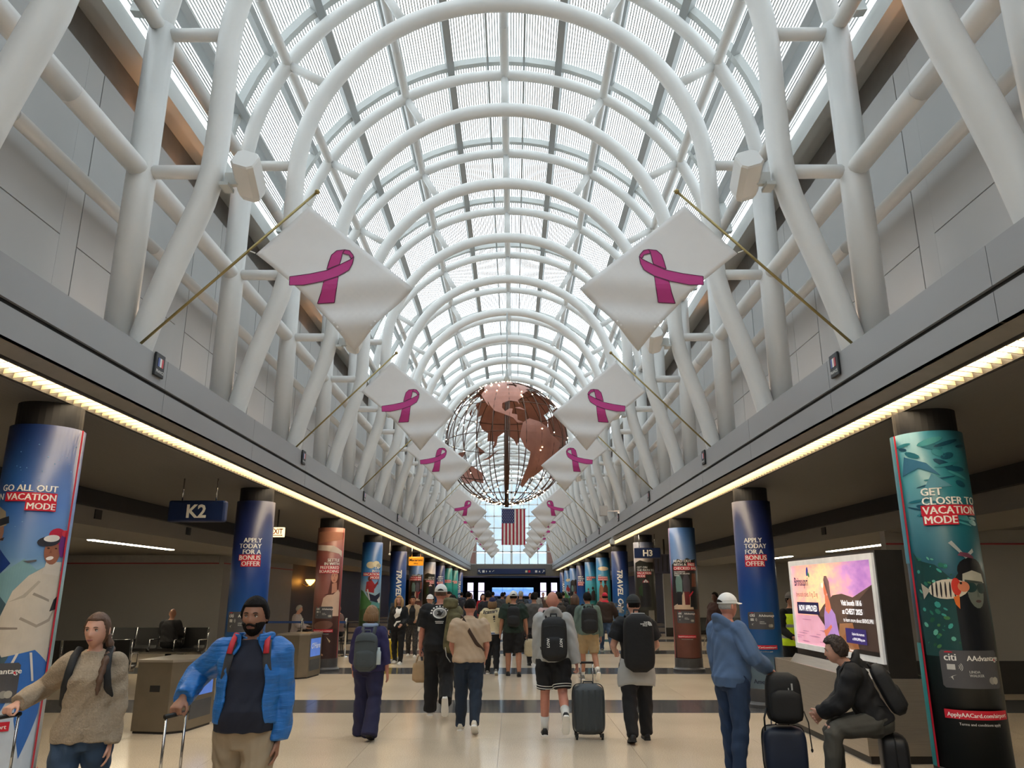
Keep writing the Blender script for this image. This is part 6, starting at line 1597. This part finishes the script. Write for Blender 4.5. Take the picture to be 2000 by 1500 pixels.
# ---- man in the blue hoodie with luggage
J = person('older man in blue hoodie, blue trousers and white cap, standing with his hand on luggage', 2.34, 8.05, -62, H=1.73, skin='ruddy', vox=.0065, build=1.02,
   legs=((4, 4, 0), (-4, 6, 0)), arms=((2, 8, 14, 0), ('ik', (.24, .25, 1.02), (.5, -.6, -.3), (0, 0, -1))), curl=(.4, 1.2), head=(-4, 0), top=dict(mat=F('blue_hoodie', (84, 108, 142), bscale=6), kind='hoodie', hem=.84, loose=.030, sl_loose=.014, flare=.03), bottom=dict(mat=F('blue_trouser', (38, 56, 84)), loose=.020), shoes=SH_BK, hair=dict(mat=GRY, kind='buzz', thick=.004), cap=dict(mat=CAPW, gap=True), belly=.04)
hw_ = J['root'].location + Matrix.Rotation(rad(-62), 4, 'Z') @ (J['hand'][1] @ V((0, .03, -.09)))
sx_, sy_ = hw_.x+.02, hw_.y-.05
suitcase('large dark navy suitcase standing beside the man in the blue hoodie', sx_+.02, sy_-.02, -8, mat('case_navy', (30, 40, 60), .45), w=.40, h=.45, d=.25, handle_h=.42, ribs=0, hx=.085)
t = thing('backpack', 'black travel backpack resting on top of the large navy suitcase', 'backpack', (sx_+.03, sy_-.08, .53), rad(-8))
PKB = mat('pack_jet2', (20, 20, 22), .7, bump=.15, bscale=30)
obj('bag_body', rbox(MB(), (0, -.02, .23), (.35, .20, .46), None, 4.5, 12, 28, .12), PKB, t, True)
obj('front_pocket', rbox(MB(), (0, -.12, .17), (.29, .08, .28), None, 4.5, 8, 24), PKB, t, True)
obj('tag', MB().box(.06, -.128, .31, .075, -.122, .37).box(.03, -.128, .27, .04, -.122, .33), M_PANEL, t)
obj('side_strap', MB().tube([(.17, -.05, .12), (.20, -.07, .02), (.205, -.07, -.12), (.21, -.07, -.2)], .006, 6).ball((.21, -.07, -.22), (.012, .008, .02)), M_BLACK, t, True)
obj('side_strap', MB().tube([(-.17, -.05, .14), (-.20, -.06, .05), (-.20, -.06, -.06)], .009, 6), M_BLACK, t, True)

# ---- seated young man
J = person('young man with dark curly hair in black jacket and grey trousers, seated leaning forward', 3.62, 7.78, 72, H=1.76, skin='pale', vox=.0065, build=1.02, lean=24, head=(4, 6),
   legs=((82, 76, 0, 16), (78, 84, 0, 12)), arms=(('ik', (-.05, .50, .62), (-.6, -.4, -.6), (.6, -.4, .2)), ('ik', (.05, .48, .60), (.6, -.4, -.6), (-.6, -.4, .2))), curl=(.6, .6), seat=.46,
   top=dict(mat=F('black_jacket', (22, 22, 25)), kind='hoodie', hem=.88, loose=.030, sl_loose=.014, name='jacket'), bottom=dict(mat=F('grey_olive', (72, 70, 64)), loose=.022), shoes=SH_BK, hair=dict(mat=mat('hair_curly', (48, 34, 28), .6, bump=.8, bscale=45), kind='short', line=.066, nape=-.06, side=-.012, thick=.026, noise=.006), eyes=(1, 0))
_, loc = backpack(J, 'black backpack worn by the seated young man', mat('pack_black', (26, 27, 30), .7, bump=.15, bscale=30), w=.30, h=.46, d=.15, zc=1.12, yoff=-.02)
suitcase('black suitcase the seated young man is sitting on', 3.75, 7.80, 72, mat('case_black', (26, 26, 29), .5), w=.36, h=.40, d=.24, handle=False, ribs=0)
# ---- people facing the camera on the left
J = person('woman with long blond hair in black outfit with white cat print, facing the camera', -2.74, 20.1, 172, H=1.66, female=True, skin='pale', vox=.014, build=1.12, legs=((10, 4, 0), (-6, 10, 0)), arms=((4, 12, 60, 20), (2, 10, 14, 0)), top=dict(mat=F('black_tee', (20, 21, 24)), hem=.84, loose=.03), bottom=dict(mat=F('black_track', (18, 18, 21)), loose=.014), shoes=SH_WH, hair=dict(mat=BLN, kind='long', len=.16, front=True, locks=17, thick=.02, wide=1.15), eyes=(1, 0))
JC = J
J = person('young woman with dark tied hair in cream jacket and patterned trousers, facing the camera', -2.66, 22.2, 180, H=1.64, female=True, skin='tan', vox=.015, legs=((10, 4, 0), (-6, 10, 0)), arms=((10, 12, 60, 20), (4, 12, 30, 0)), top=dict(mat=F('cream_jacket', (172, 150, 122)), kind='open', open=.5, hem=.86, loose=.04, under=F('black_tee', (20, 21, 24))), bottom=dict(mat=mat('patterned', (48, 46, 46), .8, var=.9, vscale=30), loose=.02), shoes=SH_WH, hair=dict(mat=DK, kind='short', thick=.010, nape=-.07), eyes=(1, 0))
suitcase('yellow suitcase trundled by the woman with the cat print', -3.02, 20.9, 20, mat('case_yellow', (206, 180, 40), .45), w=.36, h=.5, handle_h=.4, ribs=4)
# ---- walkers further down the hall: (x, y, heading, H, female, colours)
walk = [
 (-.96, 14.6, 0, 1.70, 0, 'brown', (32,32,38), (24,24,28), DK, None, 'man with dark hair in black jacket just beyond the beige polo'),
 (-1.5, 20.4, 180, 1.76, 0, 'tan', (196,186,170), (40,40,46), DK, None, 'bearded man in pale jacket facing the camera behind the white cap'),
 (-1.86, 19.2, 178, 1.68, 0, 'pale', (206,204,200), (60,60,70), DK, CAPW, 'man in white top and white cap facing the camera'),
 (-1.9, 23.0, 0, 1.74, 0, 'brown', (30,30,34), (24,24,30), DK, None, 'tall person in black walking beyond the camouflage pack'),
 (-1.35, 26.5, 0, 1.75, 0, 'tan', (38,42,54), (30,32,40), DK, None, 'man in dark navy top walking away mid-hall'),
 (-1.0, 30.0, 180, 1.68, 1, 'pale', (172,30,44), (34,34,40), DK, None, 'woman in red top facing the camera mid-hall'),
 (-.52, 21.5, 0, 1.78, 0, 'brown', (34,34,40), (26,28,34), DK, None, 'dark-clothed man beyond the cream jersey'),
 (.05, 22.5, 0, 1.66, 1, 'pale', (36,42,52), (26,28,34), BLN, None, 'woman with blond hair in navy top beyond the cream jersey'),
 (.42, 27.0, 0, 1.78, 0, 'tan', (52,60,72), (36,40,50), GRY, None, 'grey-haired man in slate jacket beyond the tote carrier'),
 (.68, 19.6, 2, 1.74, 0, 'tan', (84,82,80), (40,40,44), DK, None, 'man in grey shirt beyond the dark green shirt'),
 (.98, 19.0, 0, 1.64, 1, 'pale', (204,176,174), (24,24,28), BR, F('cap_cream', (206,192,160)), 'woman in pale pink blouse, black dungarees and cream cap'),
 (1.42, 21.4, 0, 1.74, 0, 'brown', (30,30,34), (26,26,30), DK, None, 'man in black jacket beyond the grey hoodie'),
 (1.75, 20.2, 2, 1.70, 1, 'tan', (36,34,34), (28,28,32), BR, None, 'woman with brown hair in black beyond the grey hoodie'),
 (2.35, 23.2, 0, 1.62, 0, 'brown', (30,32,36), (28,30,34), DK, None, 'short person in black walking near the turquoise columns'),
 (-2.3, 29.5, 0, 1.74, 0, 'dark', (34,36,46), (24,26,34), DK, None, 'man in dark jacket near the K side columns'),
 (-.3, 33.0, 0, 1.72, 0, 'tan', (60,64,70), (34,36,44), DK, None, 'person in grey jacket far down the hall'),
 (.9, 34.0, 180, 1.70, 0, 'pale', (70,84,110), (40,44,54), BR, None, 'person in blue jacket facing the camera far down the hall'),
 (1.9, 31.0, 0, 1.76, 0, 'tan', (44,40,40), (30,30,34), DK, None, 'person in dark brown far down the hall'),
 (-1.8, 36.0, 180, 1.70, 1, 'pale', (44,46,60), (30,30,38), BR, None, 'woman in dark blue facing the camera far down the hall'),
 (1.3, 39.0, 0, 1.72, 0, 'tan', (150,148,146), (50,52,60), DK, None, 'person in pale grey top far down the hall'),
 (-.9, 41.0, 0, 1.74, 0, 'brown', (36,40,52), (30,30,36), DK, None, 'person in navy far down the hall'),
 (.3, 44.0, 0, 1.70, 1, 'pale', (52,48,60), (30,30,36), BLN, None, 'blond woman in plum top far down the hall'),
 (2.5, 37.0, 0, 1.74, 0, 'tan', (28,30,36), (24,26,30), DK, None, 'person in black beside the turquoise columns'),
 (-2.6, 42.0, 0, 1.72, 0, 'tan', (40,44,60), (30,32,40), DK, None, 'person in indigo beside the K side columns far away'),
 (1.9, 46.0, 180, 1.70, 0, 'pale', (84,60,60), (36,36,44), BR, None, 'person in maroon top facing the camera far away'),
 (-.4, 50.0, 0, 1.72, 0, 'tan', (34,36,44), (26,28,34), DK, None, 'person in dark coat near the far end'),
]
for i, (x, y, f, H, fe, sk, c1, c2, hr, cp, lab) in enumerate(walk):
    rnd = random.Random(i); a = rnd.choice((-1, 1))
    v = .014 if y < 24 else .02
    J = person(lab, x, y, f + rnd.uniform(-6, 6), H=H, female=bool(fe), skin=sk, vox=v, build=rnd.uniform(1.0, 1.15), legs=((10*a, 5 if a > 0 else 22, 0 if a > 0 else -20), (-10*a, 22 if a > 0 else 5, -20 if a > 0 else 0)),
        arms=((-8*a, 11, 16, 0), (8*a, 11, 16, 0)), top=dict(mat=F('c%02d_%02d_%02d' % c1, c1), hem=.88, loose=.028, sleeve=1.0 if i % 3 else .45, name='jacket' if i % 3 else 'shirt'), bottom=dict(mat=F('c%02d_%02d_%02d' % c2, c2), loose=.016),
        shoes=SH_BK if i % 2 else SH_GY, hair=dict(mat=hr, kind='long' if fe else 'short', thick=.012, len=.12, nape=-.05 if not fe else -.1), cap=dict(mat=cp) if cp else None)
    if i in (0, 3, 4, 8, 11, 13): backpack(J, 'backpack on the back of the '+lab.split(' walking')[0].split(' beyond')[0].split(' just')[0], mat('pack_c%d' % (i % 3), ((30,30,34), (44,48,56), (60,52,44))[i % 3], .7), w=.3, h=.44, pocket=False)
J = person('person in dark brown hoodie standing near the walkers column', 5.45, 20.6, 120, H=1.74, skin='dark', vox=.014, build=1.15, top=dict(mat=F('brown_hoodie', (58, 36, 36)), kind='hoodie', loose=.04), bottom=dict(mat=F('black_track', (18, 18, 21)), loose=.016), shoes=SH_BK, hair=dict(mat=DK, kind='buzz'))
J = person('worker in black uniform and yellow safety vest behind the advert kiosk', 5.05, 13.9, 200, H=1.74, skin='tan', vox=.012, build=1.1, arms=((4, 12, 60, 10), (4, 12, 60, 10)), top=dict(mat=F('black_tee', (20, 21, 24)), loose=.02), bottom=dict(mat=F('black_track', (18, 18, 21)), loose=.016), shoes=SH_BK, hair=dict(mat=DK, kind='short'), cap=dict(mat=F('cap_grey', (104, 100, 98))))
UU = J['UU']
mb = MB().loft([[UU((.212*math.cos(q)*k, -.0+.165*k*math.sin(q), z)) for q in [2*PI*j/24 for j in range(24)]] for z, k in ((.84, 1.02), (.95, 1.0), (1.1, .98), (1.25, 1.0), (1.36, .98))]); vo = obj('safety_vest', mb, mat('hi_vis_yellow', (190, 214, 30), .7, emit=.12), J['root'], True)
for z in (.96, 1.14): obj('reflective_band', MB().loft([[UU((.219*math.cos(q), .172*math.sin(q), z+h_)) for q in [2*PI*j/24 for j in range(24)]] for h_ in (0, .05)], False), mat('reflective_grey', (170, 172, 172), .35), vo, True)
# seated people
def seated(lab, x, y, f, sk, c1, hr, kind='short', fe=False, seat=.46, v=.014):
    return person(lab, x, y, f, H=1.70, female=fe, skin=sk, vox=v, build=1.1, legs=((84, 84, 0, 8), (82, 82, 0, 8)), arms=((20, 12, 60, 18), (20, 12, 60, 18)), seat=seat, lean=4, top=dict(mat=F('s%02d_%02d_%02d' % c1, c1), loose=.03, kind='shirt'), bottom=dict(mat=F('black_track', (18, 18, 21)), loose=.016), shoes=SH_BK, hair=dict(mat=hr, kind=kind))
seated('bald man in black seated with his back to the hall, K2 gate', -8.0, 18.9, 0, 'brown', (26,26,30), DK, 'none')
seated('man in olive jacket seated behind the skiing column, K2 gate', -9.0, 15.0, -20, 'tan', (62,58,48), DK)
seated('person with grey hair in pale top seated at the cafe table', -6.32, 23.7, -90, 'pale', (170,160,160), GRY, 'short')
seated('balding person in plaid top seated at the cafe table', -5.04, 23.75, 90, 'ruddy', (120,96,92), GRY, 'none')
seated('person in grey seated in the H gate beyond the walkers column', 6.9, 22.3, 170, 'tan', (70,66,66), BR, fe=True)
def stool(x, y, lab):
    t = thing('cafe_chair', lab, 'chair', (x, y, 0)); obj('seat', MB().lathe([(.18, .40), (.19, .42), (.17, .45)], 16), M_BROWN, t)
    for q in range(4): obj('leg', MB().tube([(.1*math.cos(PI/4+q*PI/2), .1*math.sin(PI/4+q*PI/2), .41), (.17*math.cos(PI/4+q*PI/2), .17*math.sin(PI/4+q*PI/2), 0)], .014, 6), M_BLACK, t)
stool(-6.32, 23.7, 'dark cafe stool under the grey-haired diner'); stool(-5.04, 23.75, 'dark cafe stool under the balding diner')
# departures board over the H gate seating
t = thing('gate_display', 'tilted dark gate display screen hanging behind the H3 sign', 'display', (5.15, 25.6, 2.62)); 
obj('screen', MB().obox((0, 0, 0), (.95, .06, .62), Matrix.Rotation(.18, 3, 'X')), mat('screen_off', (70, 72, 92), .3), t); obj('bracket', MB().tube([(0, .05, .2), (0, .05, ZC-2.62)], .03, 8), M_BLACK, t)
mb = MB()
for q in range(6): mb.obox((-.38+.15*q, -.035, 0), (.02, .01, .5), Matrix.Rotation(.18, 3, 'X'))
obj('screen_line', mb, M_BACK, t)

bake_all()

# ---- prints laid onto finished garments
def decal(J, o, items, nm, m, back=True, lift=.004):
    me = o.data; bvh = BVHTree.FromPolygons([v.co[:] for v in me.vertices], [p.vertices[:] for p in me.polygons]); mb = MB()
    for vf in items:
        out = []
        for a, b, _ in vf[0]:
            x = -a if not back else a
            hit = bvh.ray_cast(V((x, -1.0 if back else 1.0, b)), V((0, 1 if back else -1, 0)))
            y = hit[0].y if hit[0] is not None else (-.14 if back else .14)
            out.append((x, y - (lift if back else -lift), b))
        mb.add(out, vf[1])
    d = mb.mesh(nm); d.materials.append(m); inst(nm, d, J['root'])
s = JT['s']; zc = 1.33*s; its = []
for a in range(16):
    t0 = 2*PI*a/16
    if math.sin(t0) > -.2: its.append(flat_poly([(.115*math.cos(t0+d)*r, zc+.088*math.sin(t0+d)*r) for d, r in ((-.11, 1), (.11, 1), (.11, 1.22), (-.11, 1.22))], .03))
ring_ = flat_poly(ell(0, zc, .105, .078, n=28), .03, True)
its.append(ring_)
decal(JT, JT['top_obj'], its, 'back_print', M_LETTER)
decal(JT, JT['top_obj'], [shift(flat_poly(ell(0, 0, .085, .06, n=24), .03, True), 0, zc)], 'print_field', dmat((150, 148, 146)), lift=.006)
def off(J):
    return J
decal(JT, JT['top_obj'], [flat_poly([(-.05, zc-.03), (-.02, zc), (-.04, zc+.03), (.0, zc+.04), (.02, zc+.01), (.055, zc+.03), (.03, zc-.02), (.0, zc-.045)], .03, True)], 'print_figure', M_BLACK, lift=.008)
s2 = []
for i, (w_, z_) in enumerate(((.13, zc-.125), (.115, zc-.148))):
    for q in range(7): s2.append(flat_poly([(-w_/2+w_*q/7, z_), (-w_/2+w_*(q+.75)/7, z_), (-w_/2+w_*(q+.75)/7, z_+.014), (-w_/2+w_*q/7, z_+.014)], 0))
decal(JT, JT['top_obj'], s2, 'print_line', M_LETTER)
zj = 1.26
DKB = dmat((52, 40, 40))
decal(JJ, JJ['top_obj'], [shift(flat_text('Brewers', .095, .003, .25, 'CENTER', .03), -.04, zj+.03, ang=.12), flat_poly([(-.16, zj-.0), (.06, zj+.03), (.06, zj+.042), (-.16, zj+.014)], .03)], 'jersey_lettering', DKB)
decal(JJ, JJ['top_obj'], [flat_poly(ell(.05, zj-.055, .026, .03), .03), flat_poly([(.03, zj-.12), (.08, zj-.11), (.07, zj-.09), (.03, zj-.1)], 0), flat_poly([(.035, zj-.16), (.075, zj-.15), (.06, zj-.13)], 0)], 'jersey_mark', DKB)
zc_ = 1.25*JC['s']
decal(JC, JC['top_obj'], [flat_poly([(-.05, zc_-.12), (.07, zc_-.06), (.1, zc_+.08), (.085, zc_+.15), (.05, zc_+.11), (-.0, zc_+.12), (-.03, zc_+.16), (-.05, zc_+.09), (-.03, zc_+.02), (-.09, zc_-.05)], .03, True), flat_poly([(-.06, zc_-.32), (0, zc_-.22), (.08, zc_-.2), (.09, zc_-.17), (-.02, zc_-.18), (-.09, zc_-.28)], .03, True)], 'cat_print', M_LETTER, back=False)
